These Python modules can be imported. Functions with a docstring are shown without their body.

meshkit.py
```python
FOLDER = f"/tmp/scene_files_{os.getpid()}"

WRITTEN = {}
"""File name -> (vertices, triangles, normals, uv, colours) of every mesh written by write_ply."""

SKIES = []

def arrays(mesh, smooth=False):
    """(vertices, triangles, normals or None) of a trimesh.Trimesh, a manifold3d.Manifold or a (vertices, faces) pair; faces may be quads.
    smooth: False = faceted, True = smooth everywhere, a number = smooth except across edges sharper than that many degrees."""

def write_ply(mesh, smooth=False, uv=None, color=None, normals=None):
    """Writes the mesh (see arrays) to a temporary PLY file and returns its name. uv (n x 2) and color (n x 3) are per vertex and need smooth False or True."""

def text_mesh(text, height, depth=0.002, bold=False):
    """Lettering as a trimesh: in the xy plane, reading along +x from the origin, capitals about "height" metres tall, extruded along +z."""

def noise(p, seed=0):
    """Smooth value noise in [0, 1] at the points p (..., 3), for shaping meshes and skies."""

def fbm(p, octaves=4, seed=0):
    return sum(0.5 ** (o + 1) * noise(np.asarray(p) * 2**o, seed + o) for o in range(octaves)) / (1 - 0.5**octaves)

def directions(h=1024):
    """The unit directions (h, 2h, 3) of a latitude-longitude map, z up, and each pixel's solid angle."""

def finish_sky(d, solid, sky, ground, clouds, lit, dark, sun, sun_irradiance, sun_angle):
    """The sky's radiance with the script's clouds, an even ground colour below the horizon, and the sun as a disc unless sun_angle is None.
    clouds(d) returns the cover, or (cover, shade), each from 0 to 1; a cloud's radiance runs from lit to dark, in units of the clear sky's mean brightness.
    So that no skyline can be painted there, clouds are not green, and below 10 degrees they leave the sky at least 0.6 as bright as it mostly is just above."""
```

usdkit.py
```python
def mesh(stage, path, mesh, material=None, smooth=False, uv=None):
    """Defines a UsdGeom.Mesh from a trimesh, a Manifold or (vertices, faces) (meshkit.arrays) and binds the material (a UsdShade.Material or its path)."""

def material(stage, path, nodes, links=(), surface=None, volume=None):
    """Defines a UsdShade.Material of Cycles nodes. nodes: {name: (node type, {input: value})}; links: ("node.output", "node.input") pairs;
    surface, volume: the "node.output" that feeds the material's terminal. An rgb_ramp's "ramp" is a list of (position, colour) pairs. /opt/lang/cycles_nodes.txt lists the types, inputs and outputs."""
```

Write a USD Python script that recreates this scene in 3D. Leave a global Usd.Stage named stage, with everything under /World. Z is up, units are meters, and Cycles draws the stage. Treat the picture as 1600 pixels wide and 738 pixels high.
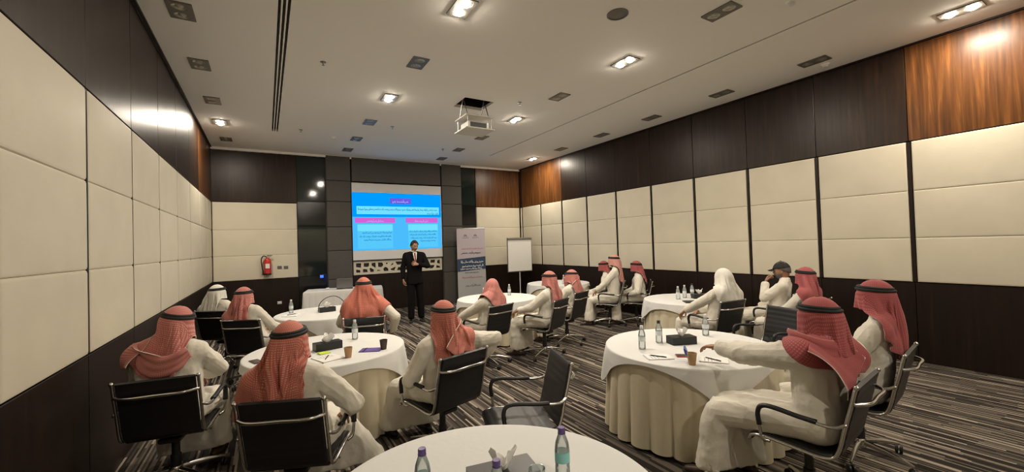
import math, random
import numpy as np, trimesh, usdkit, meshkit
import manifold3d as m3
from manifold3d import Manifold, OpType
from shapely.geometry import Polygon, box as sbox, Point, LineString
from shapely.ops import unary_union
from scipy.spatial import Voronoi
from pxr import Usd, UsdGeom, UsdLux, Gf, Sdf, Vt, UsdShade

stage = Usd.Stage.CreateInMemory()
UsdGeom.SetStageUpAxis(stage, 'Z'); UsdGeom.SetStageMetersPerUnit(stage, 1.0)
world = UsdGeom.Xform.Define(stage, '/World'); stage.SetDefaultPrim(world.GetPrim())
UsdGeom.Scope.Define(stage, '/World/Looks')

# ------------------------------------------------------------------ camera, exposure, light
EYE = np.array([0.0, 0.0, 1.72])
def camera_axes():
    y = np.array([-385.0, -24.0, -644.0]); y /= np.linalg.norm(y)
    x = np.array([1076.0, 22.0, -644.0]); x -= x.dot(y) * y; x /= np.linalg.norm(x)
    return np.stack([x, y, np.cross(x, y)])
RC = camera_axes()
cam = UsdGeom.Camera.Define(stage, '/World/camera')
cm = np.eye(4); cm[0, :3], cm[1, :3], cm[2, :3], cm[3, :3] = RC[:, 0], RC[:, 1], RC[:, 2], EYE
cam.AddTransformOp().Set(Gf.Matrix4d(*cm.ravel().tolist()))
cam.CreateHorizontalApertureAttr(36.0); cam.CreateFocalLengthAttr(36.0 * 644 / 1600); cam.CreateFStopAttr(0.0)
cam.CreateClippingRangeAttr(Gf.Vec2f(0.05, 100))
EXPOSURE = 0.65
cam.CreateExposureAttr(EXPOSURE)
LAMP_INTENSITY = 9.0          # of every lit ceiling lamp
LAMP_COLOR = (1.0, 0.885, 0.725)
SLIDE_STRENGTH = 0.62          # the projected slide

# ------------------------------------------------------------------ helpers
PI = math.pi
used = {}
def numbered(parent, name):
    k = (str(parent), name); n = used.get(k, 0); used[k] = n + 1
    return name if n == 0 else f'{name}_{n:03d}'
def prim_path(parent): return str(parent.GetPath()) if parent is not None else '/World'
def obj(name, mesh, material, parent=None, smooth=False, uv=None):
    pp = prim_path(parent)
    return usdkit.mesh(stage, pp + '/' + numbered(pp, name), mesh, M[material] if isinstance(material, str) else material, smooth, uv).GetPrim()
def tag(o, label=None, cat=None, group=None, kind=None):
    for k, v in (('label', label), ('category', cat), ('group', group), ('kind', kind)):
        if v: o.SetCustomDataByKey(k, v)
    return o
def place(o, loc, rz=0.0):
    x = UsdGeom.Xformable(o); x.ClearXformOpOrder()
    x.AddTranslateOp().Set(Gf.Vec3d(*map(float, loc))); x.AddRotateZOp().Set(float(rz))
    return o
def thing(name, label, cat, loc=(0, 0, 0), rz=0.0, group=None, kind=None):
    o = UsdGeom.Xform.Define(stage, '/World/' + numbered('/World', name)).GetPrim()
    place(o, loc, rz); return tag(o, label, cat, group, kind)
def struct(name): return tag(UsdGeom.Xform.Define(stage, '/World/' + numbered('/World', name)).GetPrim(), kind='structure')
def dup(root, loc, rz, label, cat, group=None):
    base = root.GetName()
    while base[-1].isdigit() or base[-1] == '_': base = base[:-1]
    o = UsdGeom.Xform.Define(stage, '/World/' + numbered('/World', base)).GetPrim()
    o.GetReferences().AddInternalReference(root.GetPath()); o.SetInstanceable(True)
    place(o, loc, rz); return tag(o, label, cat, group)

def cat(*ms): return trimesh.util.concatenate([m for m in ms])
def bx(x0, x1, y0, y1, z0, z1, ch=0.0):
    if ch > 0:
        pts = []
        for x, sx in ((x0, 1), (x1, -1)):
            for y, sy in ((y0, 1), (y1, -1)):
                for z, sz in ((z0, 1), (z1, -1)):
                    pts += [(x + sx * ch, y + sy * ch, z), (x + sx * ch, y, z + sz * ch), (x, y + sy * ch, z + sz * ch)]
        return trimesh.convex.convex_hull(np.array(pts))
    m = trimesh.creation.box([x1 - x0, y1 - y0, z1 - z0]); m.apply_translation([(x0 + x1) / 2, (y0 + y1) / 2, (z0 + z1) / 2]); return m
def moved(m, loc=(0, 0, 0), rz=0.0, rx=0.0, ry=0.0):
    m = m.copy()
    for ang, ax in ((rx, [1, 0, 0]), (ry, [0, 1, 0]), (rz, [0, 0, 1])):
        if ang: m.apply_transform(trimesh.transformations.rotation_matrix(math.radians(ang), ax))
    m.apply_translation(loc); return m
def catmull(P, n=8, closed=False):
    P = np.asarray(P, float)
    Q = np.vstack([P[-1], P, P[0], P[1]]) if closed else np.vstack([2 * P[0] - P[1], P, 2 * P[-1] - P[-2]])
    out = []
    for i in range(1, len(Q) - 2):
        p0, p1, p2, p3 = Q[i - 1:i + 3]
        for t in np.arange(n) / n:
            out.append(.5 * (2 * p1 + (p2 - p0) * t + (2 * p0 - 5 * p1 + 4 * p2 - p3) * t * t + (3 * p1 - p0 - 3 * p2 + p3) * t ** 3))
    if not closed: out.append(Q[-2])
    return np.array(out)
def tube(P, r, k=8, closed=False, flat=1.0):
    P = np.asarray(P, float); n = len(P); r = np.broadcast_to(np.asarray(r, float), (n,))
    T = np.roll(P, -1, 0) - np.roll(P, 1, 0) if closed else np.gradient(P, axis=0)
    T /= np.maximum(np.linalg.norm(T, axis=1, keepdims=True), 1e-9)
    u = np.cross(T[0], [0, 0, 1.0]); u = u if np.linalg.norm(u) > .1 else np.cross(T[0], [0, 1.0, 0]); u /= np.linalg.norm(u)
    V = []
    for i in range(n):
        u = u - T[i] * u.dot(T[i]); u /= np.linalg.norm(u); w = np.cross(T[i], u)
        a = np.arange(k) / k * 2 * PI
        V.append(P[i] + r[i] * (np.cos(a)[:, None] * u * flat + np.sin(a)[:, None] * w))
    V = np.vstack(V); F = []
    for i in range(n if closed else n - 1):
        j = (i + 1) % n
        for q in range(k):
            a, b, c, d = i * k + q, i * k + (q + 1) % k, j * k + (q + 1) % k, j * k + q
            F += [(a, b, c), (a, c, d)]
    if not closed:
        V = np.vstack([V, P[0], P[-1]])
        for q in range(k): F += [(len(V) - 2, (q + 1) % k, q), (len(V) - 1, (n - 1) * k + q, (n - 1) * k + (q + 1) % k)]
    return trimesh.Trimesh(V, F, process=False)
def lathe(prof, k=24): return trimesh.creation.revolve(np.asarray(prof, float), sections=k)
def grid_faces(nu, nv, wrap=False):
    i = np.arange(nu if wrap else nu - 1)[:, None]; j = np.arange(nv - 1)[None, :]
    a = i * nv + j; b = ((i + 1) % nu) * nv + j
    return np.vstack([np.stack([a, b, b + 1], -1).reshape(-1, 3), np.stack([a, b + 1, a + 1], -1).reshape(-1, 3)])
def solidify(V, F, t, N=None):
    """A cloth or sheet with thickness t, closed along its open edges."""
    if N is None:
        N = np.zeros_like(V); fn = np.cross(V[F[:, 1]] - V[F[:, 0]], V[F[:, 2]] - V[F[:, 0]])
        for k in range(3): np.add.at(N, F[:, k], fn)
        N /= np.maximum(np.linalg.norm(N, axis=1, keepdims=True), 1e-12)
    n = len(V); V2 = np.vstack([V + N * t / 2, V - N * t / 2])
    E = np.vstack([F[:, [0, 1]], F[:, [1, 2]], F[:, [2, 0]]]); seen = {(a, b) for a, b in E.tolist()}
    side = [(a, b) for a, b in E.tolist() if (b, a) not in seen]
    S = [f for a, b in side for f in ((b, a, a + n), (b, a + n, b + n))]
    F2 = np.vstack([F, F[:, ::-1] + n] + ([np.array(S)] if S else []))
    return V2, F2
def extrude(poly, h):
    ps = [g for g in getattr(poly, 'geoms', [poly]) if g.area > 1e-8]
    return cat(*[trimesh.creation.extrude_polygon(g, h, engine='earcut') for g in ps])
def rounded_rect(w, h, r): return sbox(-w / 2 + r, -h / 2 + r, w / 2 - r, h / 2 - r).buffer(r, 4)
def script_line(length, height, seed, weight=.16):
    """A line of small joined right-to-left handwriting-like strokes (the photograph's lettering is too blurred to read)."""
    g = np.random.default_rng(seed); x, parts = 0.0, []
    while x < length - height * .5:
        w = min(height * g.uniform(1.2, 3.2), length - x); t = height * weight
        parts.append(LineString([(x, 0), (x + w, 0)]).buffer(t / 2, 2))
        k = x
        while k < x + w:
            h = height * g.choice([.25, .35, .8, 1.0], p=[.35, .3, .2, .15])
            if g.random() < .25: parts.append(Point(k, height * .12).buffer(height * .2, 3).difference(Point(k, height * .12).buffer(height * .07, 3)))
            elif g.random() < .25: parts.append(LineString([(k, 0), (k - height * .1, -height * .3), (k - height * .4, -height * .32)]).buffer(t / 2, 2))
            else: parts.append(LineString([(k, 0), (k, h)]).buffer(t / 2, 2))
            if g.random() < .4: parts.append(Point(k + height * .1, height * g.choice([-.25, .6])).buffer(t * .5, 2))
            k += height * g.uniform(.28, .5)
        x += w + height * g.uniform(.35, .6)
    return unary_union(parts)

# ------------------------------------------------------------------ materials
M = {}
def mat(name, color, rough=.5, metal=0.0, var=None, bump=None, **kw):
    """var: (scale, dark factor) of a soft colour noise; bump: (scale, strength, distance)"""
    n = {'p': ('principled_bsdf', {'base_color': color, 'roughness': rough, 'metallic': metal, **kw})}; l = []
    if var or bump: n['g'] = ('texture_coordinate', {})
    if var:
        n['n'] = ('noise_texture', {'scale': var[0], 'detail': 4.0}); l.append(('g.object', 'n.vector'))
        c2 = tuple(c * var[1] for c in color)
        n['r'] = ('rgb_ramp', {'ramp': [(0.3, c2), (0.7, color)]}); l += [('n.fac', 'r.fac'), ('r.color', 'p.base_color')]
    if bump:
        n['bn'] = ('noise_texture', {'scale': bump[0], 'detail': 3.0}); n['b'] = ('bump', {'strength': bump[1], 'distance': bump[2]})
        l += [('g.object', 'bn.vector'), ('bn.fac', 'b.height'), ('b.normal', 'p.normal')]
    M[name] = usdkit.material(stage, '/World/Looks/' + name, n, l, surface='p.BSDF'); return M[name]
def glow(name, color, strength):
    M[name] = usdkit.material(stage, '/World/Looks/' + name, {'e': ('emission', {'color': color, 'strength': strength})}, [], surface='e.emission')

mat('ceiling_paint', (.92, .90, .86), .8)
mat('pad_cream', (.64, .59, .47), .55, var=(3, .94), bump=(60, .12, .004))
mat('pad_grey', (.085, .08, .072), .75, var=(40, .8), bump=(300, .2, .002))
mat('joint_dark', (.012, .008, .006), .5)
mat('black_plastic', (.012, .012, .013), .4)
mat('black_leather', (.011, .011, .012), .42, bump=(250, .15, .001))
mat('chrome', (.62, .61, .59), .2, 1.0)
mat('dark_glass', (.012, .018, .017), .06, specular_ior_level=.6)
mat('black_gloss', (.006, .006, .006), .15)
mat('white_screen', (.72, .72, .72), .7)
mat('cloth_white', (.67, .672, .66), .85, bump=(30, .1, .01))
mat('cloth_cream', (.60, .54, .40), .8, bump=(30, .1, .01))
mat('thobe_white', (.70, .665, .58), .85, bump=(22, .35, .012), sheen_weight=.1)
mat('thobe_grey', (.68, .65, .60), .85, bump=(22, .35, .012))
mat('skin', (.36, .19, .115), .5, subsurface_weight=.08, subsurface_radius=(.01, .004, .002))
mat('hair_black', (.012, .01, .009), .5, bump=(120, .5, .003))
mat('hair_grey', (.09, .085, .08), .6, bump=(120, .5, .003))
mat('eye_white', (.42, .39, .36), .3)
mat('eye_dark', (.015, .01, .008), .2)
mat('lips', (.28, .11, .08), .5)
mat('agal_black', (.008, .008, .009), .75, bump=(400, .5, .002))
mat('ghutra_white', (.72, .70, .64), .85)
mat('suit_dark', (.0055, .0045, .005), .8, bump=(60, .15, .003), specular_ior_level=.12)
mat('shirt_white', (.75, .74, .72), .7)
mat('tie_red', (.20, .05, .03), .5)
mat('shoe_black', (.012, .011, .011), .3)
mat('sandal_brown', (.05, .025, .012), .5)
mat('frame_grey', (.17, .16, .14), .45, .3)
mat('lamp_off', (.45, .43, .38), .25, .5)
mat('cup_dark', (.03, .028, .025), .4)
mat('projector_white', (.62, .60, .55), .5)
mat('steel', (.35, .35, .34), .35, 1.0)
mat('extinguisher_red', (.52, .03, .025), .3)
mat('rubber', (.015, .015, .015), .7)
mat('banner_lilac', (.47, .42, .46), .6)
mat('banner_grey', (.40, .40, .41), .6)
mat('banner_navy', (.025, .05, .11), .6)
mat('ink_dark', (.06, .06, .09), .7)
mat('ink_grey', (.2, .19, .23), .7)
mat('ink_red', (.45, .16, .18), .7)
mat('paper_white', (.78, .77, .74), .8)
mat('tissue', (.82, .81, .79), .9)
mat('cap_purple', (.11, .06, .24), .35)
mat('cap_white', (.75, .75, .74), .35)
mat('cap_dark', (.03, .03, .035), .35)
mat('label_teal', (.25, .60, .60), .5)
mat('label_white', (.7, .74, .76), .5)
mat('kraft', (.42, .26, .13), .7)
mat('cup_brown', (.05, .03, .02), .5)
mat('lime', (.55, .68, .06), .7)
mat('purple', (.10, .06, .30), .5)
mat('blue_foil', (.03, .09, .45), .3)
mat('red_case', (.6, .06, .05), .4)
mat('grey_lid', (.20, .20, .20), .4, .4)
mat('tag_white', (.6, .6, .62), .5)
mat('socket_grey', (.12, .12, .12), .4)
mat('fret_cream', (.62, .58, .47), .6)
glow('lamp_glow', (1.0, .885, .725), 120.0)
glow('screen_blue', (.05, .15, .9), 1.2)

def clear_material(name, tint, gloss_rough=.05):
    M[name] = usdkit.material(stage, '/World/Looks/' + name, {
        't': ('transparent_bsdf', {'color': tint}), 'd': ('diffuse_bsdf', {'color': (.75, .82, .82)}), 'md': ('mix_closure', {'fac': .28}), 'g': ('glossy_bsdf', {'color': (.9, .95, .95), 'roughness': gloss_rough}),
        'f': ('fresnel', {'IOR': 1.45}), 'm': ('mix_closure', {})},
        [('t.BSDF', 'md.closure1'), ('d.BSDF', 'md.closure2'), ('f.fac', 'm.fac'), ('md.closure', 'm.closure1'), ('g.BSDF', 'm.closure2')], surface='m.closure')
clear_material('clear_plastic', (.96, .98, .98), .08)

def wood(name, dark, light, rough=.27):
    M[name] = usdkit.material(stage, '/World/Looks/' + name, {
        'g': ('geometry', {}), 'm': ('mapping', {'scale': (14, 14, .7)}), 'n': ('noise_texture', {'scale': 1.6, 'detail': 6.0, 'roughness': .6, 'distortion': .4}),
        'r': ('rgb_ramp', {'ramp': [(.32, dark), (.55, tuple((a + b) / 2 * .8 for a, b in zip(dark, light))), (.75, light)]}),
        'p': ('principled_bsdf', {'roughness': rough, 'specular_ior_level': .26})},
        [('g.position', 'm.vector'), ('m.vector', 'n.vector'), ('n.fac', 'r.fac'), ('r.color', 'p.base_color')], surface='p.BSDF')
wood('wenge', (.012, .0065, .0042), (.042, .020, .010), .36)
wood('wenge_dark', (.010, .006, .005), (.026, .014, .009), .4)
wood('wenge_lamplit', (.05, .019, .007), (.21, .08, .02), .34)  # the same veneer with lamplight painted in: lighter and more orange

def carpet():
    n = {'g': ('geometry', {}), 's': ('separate_xyz', {}),
         'wob': ('noise_texture', {'scale': 1.3, 'detail': 1.0}), 'wm': ('math', {'math_type': 'multiply', 'value2': .012}), 'xa': ('math', {'math_type': 'add'}),
         'xd': ('math', {'math_type': 'multiply', 'value2': 1 / .017}), 'xf': ('math', {'math_type': 'floor'}),
         'w1': ('white_noise_texture', {'dimensions': '1D'}), 'm1': ('math', {'math_type': 'multiply', 'value2': 9.0}),
         'yd': ('math', {'math_type': 'multiply', 'value2': 1 / .62}), 'ya': ('math', {'math_type': 'add'}), 'yf': ('math', {'math_type': 'floor'}),
         'c': ('combine_xyz', {}), 'w2': ('white_noise_texture', {'dimensions': '2D'}),
         'r': ('rgb_ramp', {'ramp': [(0, (.034, .029, .026)), (.34, (.08, .068, .058)), (.56, (.14, .118, .097)), (.74, (.24, .20, .16)), (.88, (.42, .36, .29))], 'interpolate': False}),
         'fz': ('noise_texture', {'scale': 260.0, 'detail': 2.0}), 'fr': ('rgb_ramp', {'ramp': [(.3, (.55, .55, .55)), (.7, (1.1, 1.1, 1.1))]}),
         'mx': ('mix', {'mix_type': 'multiply', 'fac': 1.0}), 'b': ('bump', {'strength': .5, 'distance': .006}),
         'p': ('principled_bsdf', {'roughness': .95, 'specular_ior_level': .1})}
    l = [('g.position', 's.vector'), ('g.position', 'wob.vector'), ('wob.fac', 'wm.value1'), ('s.x', 'xa.value1'), ('wm.value', 'xa.value2'),
         ('xa.value', 'xd.value1'), ('xd.value', 'xf.value1'), ('xf.value', 'w1.w'), ('w1.value', 'm1.value1'),
         ('s.y', 'yd.value1'), ('yd.value', 'ya.value1'), ('m1.value', 'ya.value2'), ('ya.value', 'yf.value1'), ('xf.value', 'c.x'), ('yf.value', 'c.y'),
         ('c.vector', 'w2.vector'), ('w2.value', 'r.fac'), ('g.position', 'fz.vector'), ('fz.fac', 'fr.fac'), ('r.color', 'mx.color1'), ('fr.color', 'mx.color2'),
         ('mx.color', 'p.base_color'), ('fz.fac', 'b.height'), ('b.normal', 'p.normal')]
    M['carpet'] = usdkit.material(stage, '/World/Looks/carpet', n, l, surface='p.BSDF')
carpet()

def shemagh(name, red, white=(.68, .52, .46), share=.46):
    """Red and white checked headcloth: small printed checks in the cloth's own coordinates, its selvage paler."""
    n = {'a': ('attribute', {'attribute': 'st'}), 's': ('separate_xyz', {}),
         'u': ('math', {'math_type': 'multiply', 'value2': 2 * PI / .0102}), 'su': ('math', {'math_type': 'sine'}),
         'v': ('math', {'math_type': 'multiply', 'value2': 2 * PI / .0092}), 'sv': ('math', {'math_type': 'sine'}),
         'm': ('math', {'math_type': 'add'}), 'h': ('map_range', {'from_min': .1, 'from_max': 1.1, 'to_min': 0.0, 'to_max': 1.0, 'clamp': True}),
         'k': ('math', {'math_type': 'multiply', 'value2': share * 1.25}), 'x': ('mix', {'color1': red, 'color2': white}),
         'e': ('math', {'math_type': 'greater_than', 'value2': 9.5}), 'x2': ('mix', {'color2': (.75, .68, .6)}),
         'p': ('principled_bsdf', {'roughness': .85, 'sheen_weight': .1})}
    l = [('a.vector', 's.vector'), ('s.x', 'u.value1'), ('u.value', 'su.value1'), ('s.y', 'v.value1'), ('v.value', 'sv.value1'),
         ('su.value', 'm.value1'), ('sv.value', 'm.value2'), ('m.value', 'h.value'), ('h.result', 'k.value1'), ('k.value', 'x.fac'),
         ('s.y', 'e.value1'), ('x.color', 'x2.color1'), ('e.value', 'x2.fac'), ('x2.color', 'p.base_color')]
    M[name] = usdkit.material(stage, '/World/Looks/' + name, n, l, surface='p.BSDF')
shemagh('shemagh_salmon', (.50, .115, .075))
shemagh('shemagh_rose', (.46, .12, .105))
shemagh('shemagh_crimson', (.33, .055, .06), (.5, .3, .28), .3)
shemagh('shemagh_coral', (.56, .14, .09), share=.3)
shemagh('shemagh_pale', (.52, .20, .16), share=.6)

# ------------------------------------------------------------------ the room
XL, XR, YB, YF, ZC = -1.054, 7.31, 11.65, -2.75, 4.174
ROWS = [(1.05, 1.63), (1.63, 2.25), (2.25, 2.90)]

floor = struct('floor'); obj('carpet', bx(XL - .3, XR + .3, YF - .3, YB + .3, -.1, 0), 'carpet', floor)

def pad(w, h, d, e=.022):
    """An upholstered wall pad: back at z=0, rolled edges, a slightly swelling face."""
    def coords(L): return np.array([0, .25 * e, e, L * .3, L * .5, L * .7, L - e, L - .25 * e, L])
    u, v = coords(w), coords(h)
    def prof(x, L):
        t = np.clip(np.minimum(x, L - x) / e, 0, 1); return np.sqrt(np.maximum(0, 1 - (1 - t) ** 2))
    U, W = np.meshgrid(u, v, indexing='ij')
    Z = d * np.minimum(prof(U, w), .76 + .24 * prof(W, h)) + .006 * np.sin(PI * U / w) * np.sin(PI * W / h)
    V = np.stack([U, W, Z], -1).reshape(-1, 3)
    return trimesh.Trimesh(V, grid_faces(len(u), len(v)), process=False)
def on_wall(m, O, U, W, N):
    """Local x, y, z of m to the axes U, W, N at O."""
    A = np.stack([U, W, N]).astype(float); m = m.copy(); m.vertices = np.asarray(m.vertices) @ A + np.asarray(O, float)
    if np.linalg.det(A) < 0: m.invert()
    return m
UZ = (0, 0, 1)
def flat_panel(w, h, d, c=.004): return bx(0, w, 0, h, 0, d, c)

def side_wall(name, x, nx, joints, gap, thick, lamplit_at, y0=YF, y1=YB):
    w = struct(name)
    xo = x - nx * .05                                   # the pads' back plane
    obj('wall_core', bx(*sorted((xo, xo - nx * .15)), y0 - .2, y1 + .2, -.1, ZC + .1), 'joint_dark', w)
    def P(m, y, z, d=0.0): return on_wall(m, (xo + nx * d, y, z), (0, 1, 0), UZ, (nx, 0, 0))
    edges = [y0] + [j for j in joints if y0 + .1 < j < y1 - .05] + [y1]
    for a, b in zip(edges[:-1], edges[1:]):
        a2, b2 = a + gap / 2, b - gap / 2
        for z0, z1 in ROWS:
            obj('padded_panel', P(pad(b2 - a2, z1 - z0 - .001, thick), a2, z0), 'pad_cream', w, 40)
        if b < y1: obj('joint_strip', P(flat_panel(gap - .002, 1.846, .044, .002), b - gap / 2 + .001, 1.052), 'wenge_dark', w)
        obj('veneer_panel', P(flat_panel(b - a - .006, ZC - 2.915, .042), a + .003, 2.91), 'wenge_lamplit' if any(a < q < b for q in lamplit_at) else 'wenge', w)  # panels close to lit lamps get the veneer with lamplight in its colour
        obj('wainscot_panel', P(flat_panel(b - a - .004, 1.04, .040), a + .002, 0), 'wenge_dark', w)
    return w
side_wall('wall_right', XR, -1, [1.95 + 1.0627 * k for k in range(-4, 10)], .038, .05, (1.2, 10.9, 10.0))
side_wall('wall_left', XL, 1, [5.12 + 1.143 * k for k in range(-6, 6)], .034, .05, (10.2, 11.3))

wb = struct('wall_back')
yb = YB + .05
obj('wall_core', bx(XL - .2, XR + .2, yb, yb + .15, -.1, ZC + .1), 'joint_dark', wb)
def PB(m, x, z, d=0.0): return on_wall(m, (x, yb - d, z), (1, 0, 0), UZ, (0, -1, 0))
for x0, x1, am in ((XL, .70, 'wenge'), (5.70, XR, 'wenge_lamplit')):  # right end: lamplight painted into the veneer colour
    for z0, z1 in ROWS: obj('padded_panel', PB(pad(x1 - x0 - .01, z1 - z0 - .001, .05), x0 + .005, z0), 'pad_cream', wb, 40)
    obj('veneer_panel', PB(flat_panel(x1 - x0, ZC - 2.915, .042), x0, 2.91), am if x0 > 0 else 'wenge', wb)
    obj('wainscot_panel', PB(flat_panel(x1 - x0, 1.04, .040), x0, 0), 'wenge_dark', wb)
for x0, x1 in ((.70, 1.36), (5.20, 5.70)):              # strips of dark glass beside the grey panelling
    for z0, z1, mm in ((0, 1.05, 'black_gloss'), (1.055, 2.345, 'dark_glass'), (2.35, 2.95, 'black_gloss'), (2.955, ZC, 'dark_glass')):
        obj('glass_panel', PB(flat_panel(x1 - x0 - .008, z1 - z0, .012), x0 + .004, z0), mm, wb)
GZ = (0, .93, 1.68, 2.30, 2.97, 3.52, ZC)
for x0, x1 in ((1.36, 1.99), (4.53, 5.20)):
    for z0, z1 in zip(GZ[:-1], GZ[1:]):
        obj('grey_padded_panel', PB(pad(x1 - x0 - .006, z1 - z0 - .005, .11), x0 + .003, z0 + .002), 'pad_grey', wb, 40)
obj('grey_padded_panel', PB(pad(2.53, ZC - 3.525, .11), 1.995, 3.522), 'pad_grey', wb, 40)
obj('wainscot_panel', PB(flat_panel(2.53, .99, .05), 1.995, 0), 'wenge_dark', wb)
# carved ornamental strip below the screen: a cream board pierced by angular holes
def fretwork(w, h):
    g = np.random.default_rng(11); nx, ny = 13, 2
    pts = np.array([((i + .5 + g.uniform(-.3, .3)) * w / nx, (j + .5 + g.uniform(-.3, .3)) * h / ny) for i in range(-1, nx + 1) for j in range(-1, ny + 1)])
    vor = Voronoi(pts); holes = []
    for r in vor.point_region:
        reg = vor.regions[r]
        if -1 in reg or not reg: continue
        p = Polygon(vor.vertices[reg]).intersection(sbox(.03, .03, w - .03, h - .03))
        if p.is_empty: continue
        q = p.buffer(-.034 if g.random() < .75 else -.05)
        if q.area > 4e-4: holes.append(q.simplify(.006))
    return extrude(sbox(0, 0, w, h).difference(unary_union(holes)), .03)
obj('ornament_panel', PB(fretwork(2.50, .375), 2.01, 1.005, .02), 'fret_cream', wb)
# the wall behind the camera
wf = struct('wall_front')
obj('wall_core', bx(XL - .2, XR + .2, YF - .2, YF - .05, -.1, ZC + .1), 'joint_dark', wf)
nn = 8; ww = (XR - XL) / nn
for i in range(nn):
    F = lambda m, z: on_wall(m, (XL + ww * (i + 1) - .01, YF - .05, z), (-1, 0, 0), UZ, (0, 1, 0))
    for z0, z1 in ROWS: obj('padded_panel', F(pad(ww - .02, z1 - z0 - .004, .05), z0), 'pad_cream', wf, 40)
    obj('veneer_panel', F(flat_panel(ww - .02, ZC - 2.915, .042), 2.91), 'wenge', wf)
    obj('wainscot_panel', F(flat_panel(ww - .02, 1.04, .04), 0), 'wenge_dark', wf)

# ceiling, with the slots and the projector's opening cut through
PJ = (2.89, 3.44, 6.20, 6.70)
slots = [(x, x + .026, YF + .4, 9.66) for x in (.150, .192, .234)] + [(5.372, 5.402, YF + .4, 10.06)]
ceil_poly = sbox(XL - .3, YF - .3, XR + .3, YB + .3)
for a, b, c, d in slots + [PJ]: ceil_poly = ceil_poly.difference(sbox(a, c, b, d))
ceiling = struct('ceiling')
obj('ceiling_board', moved(extrude(ceil_poly, .05), (0, 0, ZC)), 'ceiling_paint', ceiling)
for x0, x1, y0, y1, zz in ((XL, XR, YB - .05, YB, .055), (XL, XL + .03, YF, YB, .02), (XR - .03, XR, YF, YB, .02)):
    obj('ceiling_trim', bx(x0, x1, y0, y1, ZC - zz, ZC + .01), 'ceiling_paint' if zz > .04 else 'wenge_dark', ceiling)
sd = thing('slot_diffuser', 'long black three-slot air diffuser running along the left of the ceiling', 'air vent', (.205, 4.0, ZC))
obj('duct_box', bx(-.07, .07, YF + .35 - 4, 5.7, .052, .20), 'black_plastic', sd)
for x in (-.042, 0, .042): obj('slot_blade', bx(x - .0015, x + .0015, YF + .42 - 4, 5.64, .004, .05), 'cup_dark', sd)
sd = thing('slot_diffuser', 'long grey single-slot air diffuser running along the right of the ceiling', 'air vent', (5.387, 4.0, ZC))
obj('duct_box', bx(-.03, .03, YF + .35 - 4, 6.1, .052, .2), 'frame_grey', sd)
obj('slot_blade', bx(-.006, .006, YF + .42 - 4, 6.05, .006, .05), 'frame_grey', sd)

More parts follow.
